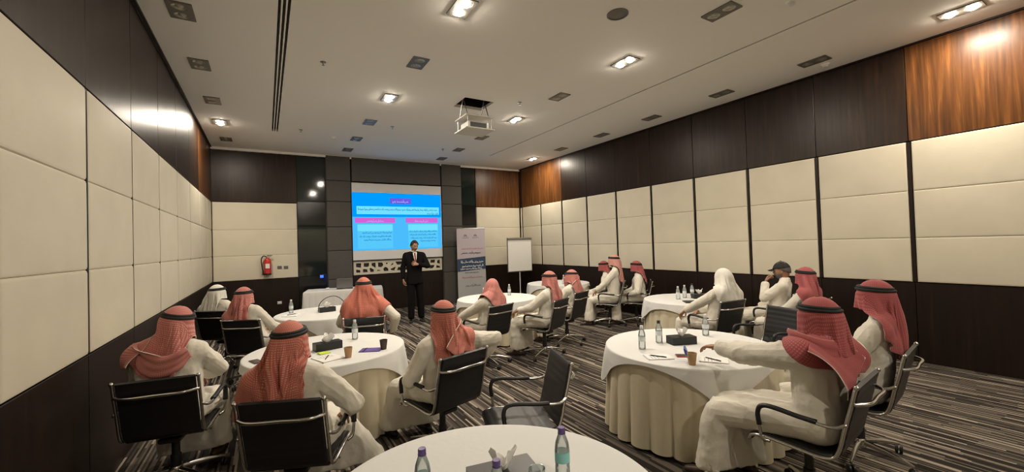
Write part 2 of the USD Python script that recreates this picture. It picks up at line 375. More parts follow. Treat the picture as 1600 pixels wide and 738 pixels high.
# recessed twin downlights: a square-edged frame with two dishes
def ring(r0, r1, h, k=24): return extrude(Point(0, 0).buffer(r1, 8).difference(Point(0, 0).buffer(r0, 8)), h)
def downlight(name, label, lit, loc, group):
    t = thing(name, label, 'ceiling light', loc, 0, group)
    fr = rounded_rect(.215, .35, .008)
    for s in (-1, 1): fr = fr.difference(Point(0, s * .088).buffer(.066, 8))
    obj('frame', moved(extrude(fr, .014), (0, 0, -.012)), 'frame_grey', t)
    for s in (-1, 1):
        c = moved(lathe([(.030, -.001), (.066, -.010), (.068, -.006), (.064, .0), (.030, .0)], 20), (0, s * .088, 0))
        obj('reflector', c, 'lamp_off' if not lit else 'steel', t, 40)
        b = lathe([(0, -.041), (.022, -.038), (.040, -.028), (.048, -.012), (.046, -.0005), (0, -.0005)] if lit else [(0, -.012), (.02, -.011), (.034, -.005), (.036, -.0005), (0, -.0005)], 20)
        obj('lamp', moved(b, (0, s * .088, 0)), 'lamp_glow' if lit else 'lamp_off', t, 40)
        if lit:
            for kind, r, z, k in (('beam', .036, -.044, 165.0),):     # the reflector's downward beam; the globe itself glows sideways
                L = UsdLux.DiskLight.Define(stage, prim_path(t) + f'/{kind}_light_{s + 1}')
                L.CreateRadiusAttr(r); L.CreateIntensityAttr(LAMP_INTENSITY * k); L.CreateColorAttr(Gf.Vec3f(*LAMP_COLOR))
                L.AddTranslateOp().Set(Gf.Vec3d(0, s * .088, z))
    return t
COLS = {'left wall column': (-.69, [-1.7, -.3, 1.1, 2.3, 3.75, 5.2, 6.59, 8.08, 9.38, 10.73], (9.38,)),
        'left middle column': (1.787, [-1.9, -.45, .97, 2.4, 3.84, 5.29, 6.76, 8.24, 9.62, 10.77], (-1.9, 3.84, 6.76)),
        'right middle column': (4.297, [-1.75, -.3, 1.15, 2.6, 4.0, 5.48, 6.89, 8.39, 9.71, 10.89], (-1.75, 4.0, 6.89)),
        'right wall column': (6.73, [-1.55, -.1, 1.3, 2.74, 4.13, 5.62, 7.06, 8.59, 9.92], (9.92, 1.3))}
ORD = ['first', 'second', 'third', 'fourth', 'fifth', 'sixth', 'seventh', 'eighth', 'ninth', 'tenth']
for cname, (x, ys, lit) in COLS.items():
    for i, y in enumerate(ys):
        k = len(ys) - 1 - i; on = y in lit
        where = cname.replace(' column', ' row')
        downlight('downlight', f'{"lit" if on else "unlit"} twin ceiling downlight, {ORD[k]} from screen wall, {where}', on, (x, y, ZC), f'ceiling downlights, {where}')

# small things on the ceiling
def sprinkler(x, y, label):
    t = thing('sprinkler', label, 'sprinkler', (x, y, ZC), 0, 'ceiling sprinklers')
    obj('escutcheon', lathe([(0, -.008), (.034, -.006), (.038, 0), (0, 0)], 20), 'steel', t, 40)
    obj('head', lathe([(0, -.05), (.004, -.05), (.018, -.046), (.018, -.043), (.006, -.040), (.008, -.02), (.011, -.008), (0, -.008)], 14), 'steel', t, 40)
sprinkler(.69, 5.82, 'small sprinkler head on the ceiling right of the black slot diffuser')
sprinkler(2.254, 8.36, 'small sprinkler head on the ceiling in front of the projection screen')
sprinkler(3.838, 6.01, 'small sprinkler head on the ceiling right of the projector')
sprinkler(.659, 9.34, 'small sprinkler head on the ceiling near the far end of the black slot')
sprinkler(3.903, 9.80, 'small sprinkler head on the ceiling close to the screen wall, right of the screen')
t = thing('ceiling_speaker', 'round grey loudspeaker grille set flush in the white ceiling', 'speaker', (3.32, 3.17, ZC))
obj('rim', moved(ring(.098, .115, .012), (0, 0, -.011)), 'frame_grey', t)
obj('grille', lathe([(0, -.010), (.06, -.009), (.099, -.005), (.099, 0), (0, 0)], 28), 'frame_grey', t, 40)
for x, y, lab in ((1.335, 9.70, 'white round smoke detector on the ceiling near the screen wall'), (4.79, 2.13, 'white round smoke detector on the ceiling left of the grey slot'), (6.99, 2.71, 'white round smoke detector on the ceiling close to the right wall')):
    t = thing('smoke_detector', lab, 'smoke detector', (x, y, ZC), 0, 'smoke detectors')
    obj('base', lathe([(0, -.018), (.05, -.018), (.055, 0), (0, 0)], 24), 'ceiling_paint', t, 40)
    obj('sensor_cap', lathe([(0, -.045), (.025, -.043), (.036, -.030), (.038, -.018), (0, -.018)], 24), 'cap_white', t, 40)

# projector on its lowered lift
pl = thing('projector_lift', 'open ceiling hatch with a lowered lift tray holding the projector', 'projector lift', ((PJ[0] + PJ[1]) / 2, (PJ[2] + PJ[3]) / 2, ZC))
hx, hy = (PJ[1] - PJ[0]) / 2, (PJ[3] - PJ[2]) / 2
obj('shaft', cat(bx(-hx - .02, -hx, -hy - .02, hy + .02, .051, .5), bx(hx, hx + .02, -hy - .02, hy + .02, .051, .5), bx(-hx, hx, -hy - .02, -hy, .051, .5), bx(-hx, hx, hy, hy + .02, .051, .5), bx(-hx - .02, hx + .02, -hy - .02, hy + .02, .5, .52)), 'joint_dark', pl)
for sx in (-1, 1):
    for s in (-1, 1): obj('scissor_arm', tube([(sx * .2, -s * .17, .45), (sx * .2, s * .17, -.26)], .009, 6), 'steel', pl)
obj('upper_tray', bx(-.26, .26, -.24, .24, -.275, -.255, .004), 'projector_white', pl)
for sx in (-1, 1):
    for sy in (-1, 1): obj('post', tube([(sx * .22, sy * .2, -.26), (sx * .22, sy * .2, -.47)], .007, 6), 'steel', pl)
obj('lower_tray', bx(-.27, .27, -.25, .25, -.49, -.47, .004), 'projector_white', pl)
pr = thing('projector', 'white projector sitting on the tray hanging from the ceiling hatch', 'projector', ((PJ[0] + PJ[1]) / 2, (PJ[2] + PJ[3]) / 2, ZC - .468))
obj('body', bx(-.19, .19, -.16, .16, .006, .125, .012), 'projector_white', pr)
obj('lens', moved(lathe([(0, 0), (.035, 0), (.04, .03), (.032, .045), (.026, .03), (0, .03)], 20), (-.08, .16, .065), rx=-90), 'black_gloss', pr, 40)
obj('vent_grille', bx(-.15, .15, -.166, -.158, .025, .105, .002), 'black_plastic', pr)
for sx in (-.15, .15): obj('foot', bx(sx - .015, sx + .015, -.12, -.09, 0, .007), 'rubber', pr)

# projection screen with the projected slide
ps = thing('projection_screen', 'white projection screen showing a blue slide with pink headings', 'projection screen', (3.262, YB - .035, 0))
obj('screen_surface', bx(-1.262, 1.262, 0, .015, 1.40, 3.49), 'white_screen', ps)
obj('bottom_bar', bx(-1.27, 1.27, -.012, .022, 1.375, 1.402, .004), 'black_plastic', ps)
obj('side_border', bx(-1.275, -1.262, -.003, .018, 1.40, 3.50), 'black_plastic', ps); obj('side_border', bx(1.262, 1.275, -.003, .018, 1.40, 3.50), 'black_plastic', ps)
SX0, SX1, SZ0, SZ1 = -1.262, 1.245, 1.655, 3.235
def slide_mat(name, c): glow(name, c, SLIDE_STRENGTH)
slide_mat('slide_sky', (.0, .34, 1.05)); slide_mat('slide_cyan', (.10, .60, 1.0)); slide_mat('slide_light', (.17, .78, 1.04)); slide_mat('slide_mid', (.075, .52, 1.0))
slide_mat('slide_pink', (.66, .13, .68)); slide_mat('slide_violet', (.16, .11, .78)); slide_mat('slide_text', (.02, .17, .42)); slide_mat('slide_text_light', (.45, .45, .95))
W_, H_ = SX1 - SX0, SZ1 - SZ0
def sl(name, u0, u1, v0, v1, m, k):
    """A printed patch of the slide; u from the left, v from the top, both 0 to 1."""
    obj(name, bx(SX0 + u0 * W_, SX0 + u1 * W_, -.002 - .0015 * k, -.001 - .0015 * k + .0015, SZ1 - v1 * H_, SZ1 - v0 * H_), m, ps)
def slt(u0, u1, v, h, seed, m, k):
    m_ = extrude(script_line((u1 - u0) * W_, h * H_, seed), .001)
    obj('slide_text', on_wall(m_, (SX0 + u0 * W_, -.002 - .0015 * k, SZ1 - v * H_), (1, 0, 0), UZ, (0, -1, 0)), m, ps)
sl('slide_background', 0, 1, 0, 1, 'slide_sky', 0); sl('slide_band', .0, 1, .42, 1, 'slide_mid', 1)
sl('title_box', .40, .64, .085, .185, 'slide_violet', 2); slt(.43, .61, .155, .045, 3, 'slide_text_light', 3)
sl('text_box', .045, .975, .235, .375, 'slide_light', 2); slt(.06, .955, .295, .034, 5, 'slide_text', 3); slt(.83, .965, .365, .03, 6, 'slide_text', 3)
sl('heading_bar', .025, .455, .435, .525, 'slide_pink', 2); sl('heading_bar', .575, .955, .435, .525, 'slide_pink', 2)
slt(.15, .35, .50, .035, 21, 'slide_text_light', 3); slt(.68, .86, .50, .035, 22, 'slide_text_light', 3)
sl('column_box', .05, .425, .55, .665, 'slide_light', 2); sl('column_box', .60, .955, .55, .665, 'slide_light', 2)
sl('column_box', .05, .425, .665, .97, 'slide_cyan', 2); sl('column_box', .60, .955, .665, .97, 'slide_cyan', 2)
for j, (u0, v) in enumerate(((.10, .70), (.07, .765), (.12, .825))): slt(u0, .42, v, .028, 31 + j, 'slide_text', 3)
for j, (u0, v) in enumerate(((.61, .685), (.62, .745), (.63, .805), (.74, .86))): slt(u0, .94, v, .026, 41 + j, 'slide_text', 3)

# things on the back wall
fe = thing('fire_extinguisher', 'red fire extinguisher hanging on the cream panel left of the screen', 'fire extinguisher', (.035, YB - .085, 1.15))
obj('cylinder', lathe([(0, 0), (.06, 0), (.075, .012), (.078, .04), (.078, .33), (.06, .385), (.03, .41), (0, .41)], 24), 'extinguisher_red', fe, 40)
obj('base_ring', lathe([(.05, -.002), (.08, -.002), (.082, .035), (.078, .04), (.05, .0)], 24), 'black_plastic', fe, 40)
obj('valve', moved(lathe([(0, .405), (.022, .405), (.022, .44), (.014, .46), (0, .46)], 14)), 'steel', fe, 40)
obj('lever', cat(bx(-.012, .10, -.012, .012, .462, .474, .003), bx(-.012, .085, -.011, .011, .435, .445, .003)), 'black_plastic', fe)
obj('hose', tube(catmull([(-.015, 0, .43), (-.08, -.01, .46), (-.125, -.02, .38), (-.118, -.02, .22), (-.10, -.02, .10)], 6), .012, 8), 'black_plastic', fe, True)
obj('nozzle', tube([(-.10, -.02, .11), (-.096, -.02, .0)], [.014, .022], 10), 'black_plastic', fe, 40)
obj('label_plate', bx(-.045, .045, -.0815, -.074, .16, .27, .002), 'paper_white', fe)
obj('bracket', bx(-.04, .04, .06, .085, .25, .29, .003), 'steel', fe)
def outlet(x, z, m, label, y=YB - .006):
    t = thing('wall_switch', label, 'switch', (x, y, z)); obj('plate', bx(-.047, .047, -.012, .004, -.035, .035, .004), m, t); obj('rocker', bx(-.028, .028, -.017, -.011, -.02, .02, .003), m, t)
outlet(.289, 1.315, 'socket_grey', 'dark switch plate right of the fire extinguisher, left one of two')
outlet(.427, 1.31, 'socket_grey', 'dark switch plate right of the fire extinguisher, right one of two')
outlet(.273, .45, 'tag_white', 'pale socket plate low on the dark wainscot under the two switches', YB + .006)
dp = thing('added_glow_box', 'small added dark box glowing blue for a reflected screen left of the laptop table', 'display', (1.23, YB + .03, 1.03))  # added; its blue glow stands in for a screen reflected in the glass
obj('housing', bx(-.06, .06, -.03, .004, -.055, .055, .006), 'black_plastic', dp); obj('screen', bx(-.04, .04, -.033, -.0295, -.035, .035), 'screen_blue', dp)

# roll-up banner and flip chart
bn = thing('rollup_banner', 'tall grey roll-up banner with a navy band of white lettering', 'banner', (5.32, 11.3, 0), -3)
obj('base_box', bx(-.47, .47, -.10, .10, .0, .085, .012), 'steel', bn)
for s in (-.3, .3): obj('foot', bx(s - .03, s + .03, -.2, .2, 0, .014, .004), 'steel', bn)
obj('pole', tube([(0, .04, .05), (0, .03, 2.2)], .01, 8), 'steel', bn); obj('top_rail', tube([(-.46, 0, 2.215), (.46, 0, 2.215)], .014, 8), 'steel', bn)
sheet = obj('sheet', bx(-.455, .455, -.004, .004, .085, 2.21), 'banner_grey', bn)
obj('upper_field', bx(-.455, .455, -.006, -.003, 1.32, 2.21), 'banner_lilac', sheet)
obj('navy_band', extrude(Polygon([(-.455, .93), (.455, .98), (.455, 1.36), (-.455, 1.30)]), .003).apply_transform(np.array([[1, 0, 0, 0], [0, 0, -1, -.004], [0, 1, 0, 0], [0, 0, 0, 1.]])), 'banner_navy', sheet)
def btext(x0, x1, z, h, seed, m, y=-.0075):
    obj('lettering', on_wall(extrude(script_line(x1 - x0, h, seed), .0015), (x0, y, z), (1, 0, 0), UZ, (0, -1, 0)), m, sheet)
btext(-.30, .38, 1.60, .045, 51, 'ink_red'); btext(-.30, .34, 1.47, .075, 52, 'ink_dark')
btext(-.34, .38, 1.20, .07, 53, 'paper_white'); btext(-.30, .38, 1.08, .06, 54, 'paper_white'); btext(-.36, .36, 1.00, .05, 55, 'paper_white')
btext(-.22, .22, .885, .045, 56, 'ink_dark'); btext(-.32, .34, .74, .045, 57, 'ink_red'); btext(-.2, .3, .49, .055, 58, 'ink_grey')
for x0, sd_ in ((-.27, 61), (.05, 62)):
    btext(x0, x0 + .2, 1.93, .035, sd_, 'ink_grey')
    obj('emblem', on_wall(extrude(Polygon([(0, 0), (.06, .02), (.13, .0), (.10, .06), (.04, .07)]), .0015), (x0 + .02, -.0075, 1.97), (1, 0, 0), UZ, (0, -1, 0)), 'ink_grey', sheet)

fc = thing('flip_chart', 'white flip chart on a pole stand in the far right corner', 'flip chart', (6.60, 10.6, 0), -4)
obj('board', bx(-.42, .42, .0, .022, .86, 1.90, .006), 'frame_grey', fc)
obj('paper_pad', bx(-.40, .40, -.014, .001, .885, 1.83, .003), 'paper_white', fc)
obj('clamp_bar', bx(-.415, .415, -.03, .012, 1.825, 1.885, .008), 'frame_grey', fc)
obj('pole', tube([(0, .035, .13), (0, .035, 1.5)], .018, 10), 'tag_white', fc)
for k in range(5):
    a = k * 2 * PI / 5 + .3
    lg = obj('base_leg', tube([(0, .035, .14), (.28 * math.cos(a), .035 + .28 * math.sin(a), .055)], [.018, .011], 8), 'steel', fc)
    obj('caster', moved(trimesh.creation.cylinder(.025, .02, sections=14), (.29 * math.cos(a), .035 + .29 * math.sin(a), .025), rx=90), 'rubber', lg)

# ------------------------------------------------------------------ office chairs
def chair_profile():
    """The sling's side line: seat front edge, seat, curve, back, top."""
    return catmull([(.255, 0, .405), (.235, 0, .435), (.16, 0, .447), (.0, 0, .437), (-.12, 0, .428), (-.19, 0, .445), (-.222, 0, .50), (-.25, 0, .62), (-.282, 0, .75), (-.303, 0, .845), (-.312, 0, .872)], 8)
PROF = chair_profile()
def sling(i0, i1, halfw, t, ribs):
    """A stretched, ribbed leather panel along part of the profile."""
    P = PROF[i0:i1]; T = np.gradient(P, axis=0); T /= np.linalg.norm(T, axis=1, keepdims=True)
    N = np.stack([-T[:, 2], np.zeros(len(P)), T[:, 0]], 1); N *= np.sign((N @ np.array([.6, 0, .8]))[:, None])
    s = np.concatenate([[0], np.cumsum(np.linalg.norm(np.diff(P, axis=0), axis=1))]); w = np.array([-1, -.97, -.6, 0, .6, .97, 1]) * halfw
    rib = .0035 * np.abs(np.sin(PI * s / s[-1] * ribs)) ** .6
    sec = []
    for sgn in (1, -1):
        for y in (w if sgn > 0 else w[::-1]):
            e = .35 if abs(abs(y) - halfw) < 1e-6 else 1.0
            sec.append(P + N * (sgn * (t / 2 * e + rib * e))[:, None] + np.array([0, y, 0]))
    V = np.stack(sec, 1); n, k = V.shape[:2]; V = V.reshape(-1, 3); F = []
    for i in range(n - 1):
        for q in range(k):
            a, b, c, d = i * k + q, i * k + (q + 1) % k, (i + 1) * k + (q + 1) % k, (i + 1) * k + q
            F += [(a, b, c), (a, c, d)]
    for i in (0, n - 1):
        c = len(V); V = np.vstack([V, V[i * k:(i + 1) * k].mean(0)])
        for q in range(k): F.append((c, i * k + (q + 1) % k, i * k + q) if i == 0 else (c, i * k + q, i * k + (q + 1) % k))
    m = trimesh.Trimesh(V, F, process=False); m.fix_normals(); return m
def make_chair(label):
    t = thing('office_chair', label, 'chair', (0, 0, 0), 0, 'office chairs')
    obj('seat', sling(0, 41, .222, .022, 7), 'black_leather', t, 40)
    obj('backrest', sling(42, 81, .222, .022, 8), 'black_leather', t, 40)
    for s in (-1, 1):
        off = np.array([0, s * .238, 0])
        obj('side_rail', tube(PROF + off, .0105, 8), 'chrome', t, True)
        e = obj('rail_tip', moved(trimesh.creation.icosphere(2, .0145), PROF[-1] + off), 'chrome', t, True)
        # arm loop: a front upright and a padded rest meeting the back rail
        y = s * .272
        loop = catmull([(-.262, s * .245, .655), (-.20, y, .632), (-.05, y, .640), (.10, y, .655), (.165, y, .645), (.183, y, .60), (.175, y, .52), (.165, s * .262, .445), (.13, s * .24, .43)], 6)
        obj('arm_frame', tube(loop, .0105, 8), 'chrome', t, True)
        obj('arm_pad', tube(catmull([(-.13, y, .641), (-.04, y, .645), (.10, y, .660), (.163, y, .648), (.183, y, .60), (.176, y, .53)], 6), .0145, 8, flat=1.2), 'black_leather', t, True)
    for px, pz, bow in ((-.318, .775, .035), (-.02, .395, -.03)):
        back = px < -.2
        pts = [(px + (.022 if back else 0), -.236, pz + (0 if back else .035)), (px - (bow if back else 0), -.15, pz + (0 if back else .0)), (px - (bow if back else 0), 0, pz), (px - (bow if back else 0), .15, pz), (px + (.022 if back else 0), .236, pz + (0 if back else .035))]
        obj('spreader', tube(catmull(pts, 6), .0115, 8), 'chrome', t, True)
    obj('seat_plate', bx(-.12, .10, -.07, .07, .355, .395, .01), 'black_plastic', t)
    obj('tilt_lever', tube([(.02, -.06, .37), (.03, -.22, .365)], .006, 6), 'chrome', t, True)
    obj('gas_column', lathe([(0, .11), (.034, .11), (.034, .23), (.026, .235), (.026, .36), (0, .36)], 16), 'black_plastic', t, 40)
    obj('hub', lathe([(0, .085), (.04, .085), (.045, .10), (.042, .135), (.03, .15), (0, .15)], 16), 'chrome', t, 40)
    for k in range(5):
        a = k * 2 * PI / 5 + .35; c, s_ = math.cos(a), math.sin(a)
        lg = obj('base_leg', tube([(.03 * c, .03 * s_, .118), (.17 * c, .17 * s_, .105), (.30 * c, .30 * s_, .078), (.325 * c, .325 * s_, .07)], [.024, .02, .013, .011], 8, flat=.8), 'chrome', t, 50)
        cs = cat(*[moved(moved(lathe([(0, -.009), (.024, -.009), (.028, -.005), (.028, .005), (.024, .009), (0, .009)], 14), (0, 0, d), rx=0), (0, 0, 0), rx=90) for d in (-.014, .014)])
        obj('caster', moved(cs, (.325 * c, .325 * s_, .0285), rz=math.degrees(a) + 40), 'black_plastic', lg, 40)
    return t
CHAIRS = [  # x, y, facing, label
    (-.60, 3.98, 80, 'black office chair at the left wall under the man with the tilted headcloth'),
    (.18, 2.98, 66, 'black office chair seen from behind, left foreground, second from the left wall'),
    (-.53, 7.70, 55, 'black office chair in the left back corner, under the man with the white headcloth'),
    (-.13, 6.43, 60, 'black office chair behind the left foreground men, under a man in a rose headcloth'),
    (1.10, 5.58, 75, 'black office chair under the man with the long coral headcloth'),
    (1.24, 3.29, 106, 'black office chair at centre under the man with his elbow out'),
    (2.70, 5.30, 107, 'black office chair under the bent-over man without a headband'),
    (3.60, 5.15, 116, 'black office chair at the middle table with its left arm loop in view'),
    (4.40, 5.62, 112, 'black office chair at the middle table, right of the other two there'),
    (6.03, 6.27, 130, 'black office chair in profile at the far table, under the tall upright man'),
    (6.60, 6.98, 130, 'black office chair at the far table, hidden beyond the tall upright man'),
    (6.52, 6.00, 135, 'black office chair in profile nearest the dark wainscot at the far right table'),
    (5.30, 3.50, 85, 'black office chair under the man with the all-white headcloth'),
    (6.49, 3.34, 108, 'black office chair by the right wall under the man with the black cap'),
    (6.10, 2.80, 98, 'black office chair by the right wall beside the man with the black cap'),
    (2.95, 1.33, 97, 'black office chair in side view under the pointing man, right foreground'),
    (3.90, 1.40, 98, 'black office chair at the right edge, beyond the right foreground one'),
    (4.90, 2.60, 165, 'empty black office chair facing the right foreground table, ribbed backrest towards us'),
    (1.58, 2.58, 161, 'empty black office chair in the middle of the carpet, seen from the side'),
]
for i, (x, y, rz, lab) in enumerate(CHAIRS):
    if i == 0: chair0 = make_chair(lab); place(chair0, (x, y, 0), rz)
    else: dup(chair0, (x, y, 0), rz, lab, 'chair', 'office chairs')

# ------------------------------------------------------------------ round tables with skirts and square overcloths
TZ = .73
def round_table(x, y, r, which, seed, rot, S, skirt=True):
    g = np.random.default_rng(seed)
    t = thing('round_table', f'round folding table under white cloths, {which}', 'table', (x, y, 0), rot, 'round tables')
    obj('tabletop', moved(lathe([(0, TZ - .045), (r - .01, TZ - .045), (r - .004, TZ - .04), (r - .004, TZ - .012), (r - .012, TZ - .008), (0, TZ - .008)], 64), (0, 0, 0)), 'kraft', t, 40)
    for k in range(4):
        a = k * PI / 2 + PI / 4; c, s = math.cos(a), math.sin(a)
        obj('leg', tube([(.42 * r * c, .42 * r * s, TZ - .045), (.62 * r * c, .62 * r * s, .014)], .016, 8), 'steel', t, True)
    if skirt:
        nth, nz = 300, 14; th = np.arange(nth) / nth * 2 * PI; np_ = int(round(2 * PI * r / .165))
        u = np.linspace(0, 1, nz); A, U = np.meshgrid(th, u, indexing='ij')
        ph = A * np_ + .9 * np.sin(3 * A + seed) + .4 * np.sin(7 * A)
        fold = np.abs(np.sin(ph / 2)) ** .55
        R = r - .012 + (.003 + .052 * U) * fold + .006 * U * (1 + .3 * np.sin(5 * A + seed))
        Z = (TZ - .012) * (1 - U) + .022 * U + .012 * U * np.sin(4 * A + seed)
        V = np.stack([R * np.cos(A), R * np.sin(A), Z], -1).reshape(-1, 3)
        V, F = solidify(V, grid_faces(nth, nz, True), .004)
        o = obj('table_skirt', trimesh.Trimesh(V, F, process=False), 'cloth_cream', None, 50); place(o, (x, y, 0), rot)
        tag(o, f'pleated cream table skirt reaching the carpet, {which}', 'tablecloth', 'pleated table skirts')
    nth = 288; th = np.arange(nth) / nth * 2 * PI
    hang = S / (2 * np.maximum(np.abs(np.cos(th)), np.abs(np.sin(th)))) - r
    hang = np.minimum(hang, .60); hang = (np.roll(hang, 2) + np.roll(hang, -2) + 2 * hang) / 4
    rows = [np.stack([q * np.cos(th), q * np.sin(th), np.full(nth, TZ + .0015 * math.sin(9 * q))], -1) for q in (.02, .2 * r, .45 * r, .7 * r, .88 * r, .965 * r)]
    rr = r + .010
    rows.append(np.stack([(rr - .009) * np.cos(th), (rr - .009) * np.sin(th), np.full(nth, TZ - .003)], -1))
    for q in np.linspace(.02, 1, 12):
        d = hang * q
        k = 14 + seed % 5
        corner = np.clip((hang - .16) / .35, 0, 1)
        wav = .5 + .5 * np.sin(k * th + 1.3 * np.sin(4 * th + seed))
        out = .010 * np.minimum(1, d / .1) + d * (.05 + .22 * wav * (.2 + corner))
        R = rr + out
        rows.append(np.stack([R * np.cos(th), R * np.sin(th), TZ - .004 - d * .97], -1))
    V = np.stack(rows, 1).reshape(-1, 3); nr = len(rows)
    V = np.vstack([V, [0, 0, TZ]]); F = [grid_faces(nth, nr, True)]
    F.append(np.array([(len(V) - 1, i * nr, ((i + 1) % nth) * nr) for i in range(nth)]))
    V, F = solidify(V, np.vstack(F), .003)
    m = trimesh.Trimesh(V, F, process=False); m.fix_normals()
    o = obj('tablecloth', m, 'cloth_white', None, 50); place(o, (x, y, 0), rot)
    tag(o, f'square white overcloth with hanging corners, {which}', 'tablecloth', 'white overcloths')
TABLES = dict(fg=(.725, 1.43, .68, 'nearest the camera, with three purple-capped bottles', 3, 20, 1.6, True),
              right=(3.345, 2.47, .735, 'right foreground, before the pointing man', 1, 10, 1.53, True),
              left=(.52, 4.53, .725, 'left middle, bearing the purple folder', 2, 13, 1.60, True),
              rb=(5.93, 4.32, .70, 'right wall, before the white-headclothed man', 4, 5, 1.58, True),
              lb=(.83, 7.15, .74, 'far left, with the wire stand', 5, 40, 1.6, True),
              mid=(3.66, 6.72, .72, 'far middle, in front of the flip chart', 6, 15, 1.6, True),
              far=(6.12, 8.10, .74, 'far right corner, beyond the upright man', 7, 30, 1.6, True))
for a in TABLES.values(): round_table(*a)

# rectangular table at the front with the laptop
rt = thing('rectangular_table', 'rectangular table under a draped white cloth by the screen', 'table', (1.62, 10.62, 0), -12)
obj('tabletop', bx(-.84, .84, -.34, .34, TZ + .0, TZ + .03, .004), 'kraft', rt)
for sx in (-1, 1):
    for sy in (-1, 1): obj('leg', tube([(sx * .75, sy * .27, TZ), (sx * .75, sy * .27, .01)], .015, 8), 'steel', rt)
def rect_cloth(hw, hd, zt, seed):
    per = []; N = 60
    for (x0, y0), (x1, y1), n in (((-hw, -hd), (hw, -hd), 120), ((hw, -hd), (hw, hd), 50), ((hw, hd), (-hw, hd), 120), ((-hw, hd), (-hw, -hd), 50)):
        for i in range(n): per.append((x0 + (x1 - x0) * i / n, y0 + (y1 - y0) * i / n))
    per = np.array(per); n = len(per); out = per / np.abs(per / np.array([hw, hd])).max(1, keepdims=True)
    nrm = np.roll(per, -1, 0) - np.roll(per, 1, 0); nrm = np.stack([nrm[:, 1], -nrm[:, 0]], 1); nrm /= np.linalg.norm(nrm, axis=1, keepdims=True)
    rows = [np.c_[per * q, np.full(n, zt)] for q in (.05, .5, .9, .99)]
    s = np.arange(n) / n * 2 * PI
    for q in np.linspace(.02, 1, 10):
        rows.append(np.c_[per + nrm * (.012 + q * (.03 + .035 * np.abs(np.sin(17 * s + np.sin(5 * s))) ** .6))[:, None], np.full(n, zt - .004 - q * (zt - .03))])
    V = np.stack(rows, 1).reshape(-1, 3); nr = len(rows); V = np.vstack([V, [0, 0, zt]])
    F = np.vstack([grid_faces(n, nr, True), np.array([(len(V) - 1, i * nr, ((i + 1) % n) * nr) for i in range(n)])])
    V, F = solidify(V, F, .003); m = trimesh.Trimesh(V, F, process=False); m.fix_normals(); return m
o = obj('tablecloth', rect_cloth(.85, .35, TZ + .035, 1), 'cloth_white', None, 50); place(o, (1.62, 10.62, 0), -12)
tag(o, 'white cloth draped to the floor over the rectangular laptop table', 'tablecloth')
LZ = TZ + .038
lp = thing('laptop', 'open grey laptop seen from behind on the draped front table', 'laptop', (1.62, 10.62, LZ), 172)
obj('base', bx(-.18, .18, -.12, .12, 0, .018, .004), 'black_plastic', lp)
obj('lid', moved(bx(-.18, .18, -.004, .004, 0, .25, .003), (0, .12, .016), rx=-18), 'grey_lid', lp)
obj('display', moved(bx(-.165, .165, -.0055, -.0035, .015, .238), (0, .12, .016), rx=-18), 'screen_blue', lp)
ms = thing('computer_mouse', 'small white mouse on the draped front table left of the laptop', 'mouse', (1.25, 10.72, LZ), 20)
obj('shell', trimesh.convex.convex_hull(np.vstack([moved(trimesh.creation.icosphere(2, .022), (x, 0, .014)).vertices * [1, 1.1, .9] for x in (-.02, .025)])).apply_translation([0, 0, .008]), 'cap_white', ms, True)
obj('wheel', moved(trimesh.creation.cylinder(.007, .006, sections=12), (.035, 0, .036), rx=90), 'black_plastic', ms)

# ------------------------------------------------------------------ things on the tables
def make_bottle(label, loc, cap, lab_m, group, full=True, fill=None):
    t = thing('water_bottle', label, 'bottle', loc, 0, group)
    obj('bottle_body', lathe([(0, .001), (.024, .0), (.031, .006), (.031, .05), (.0295, .058), (.031, .066), (.031, .125), (.027, .150), (.0155, .182), (.013, .187), (.013, .196), (0, .196)], 24), 'clear_plastic', t, 40)
    obj('cap', lathe([(0, .192), (.0145, .192), (.0155, .194), (.0155, .208), (.0145, .211), (0, .211)], 20), cap, t, 40)
    obj('neck_ring', lathe([(.012, .186), (.0165, .186), (.0165, .190), (.012, .190)], 20), cap, t)
    obj('wrap_label', lathe([(.0312, .072), (.0318, .073), (.0318, .113), (.0312, .114)], 24), lab_m, t, 40)
    return t
def on(tb, dx, dy): return (TABLES[tb][0] + dx, TABLES[tb][1] + dy, TZ + .002)
def B(x, y, label, cap='cap_white', lab_m='label_white', g='water bottles'): return make_bottle(label, (x, y, TZ + .002), cap, lab_m, g)
B(.503, 1.566, 'purple-capped water bottle on the foreground table, leftmost of the three', 'cap_purple', 'label_teal', 'purple-capped bottles')
B(.70, 1.33, 'purple-capped water bottle on the foreground table, nearest the camera beside the grey tissue box', 'cap_purple', 'label_teal', 'purple-capped bottles')
B(1.052, 1.404, 'purple-capped water bottle on the foreground table, rightmost of the three', 'cap_purple', 'label_teal', 'purple-capped bottles')

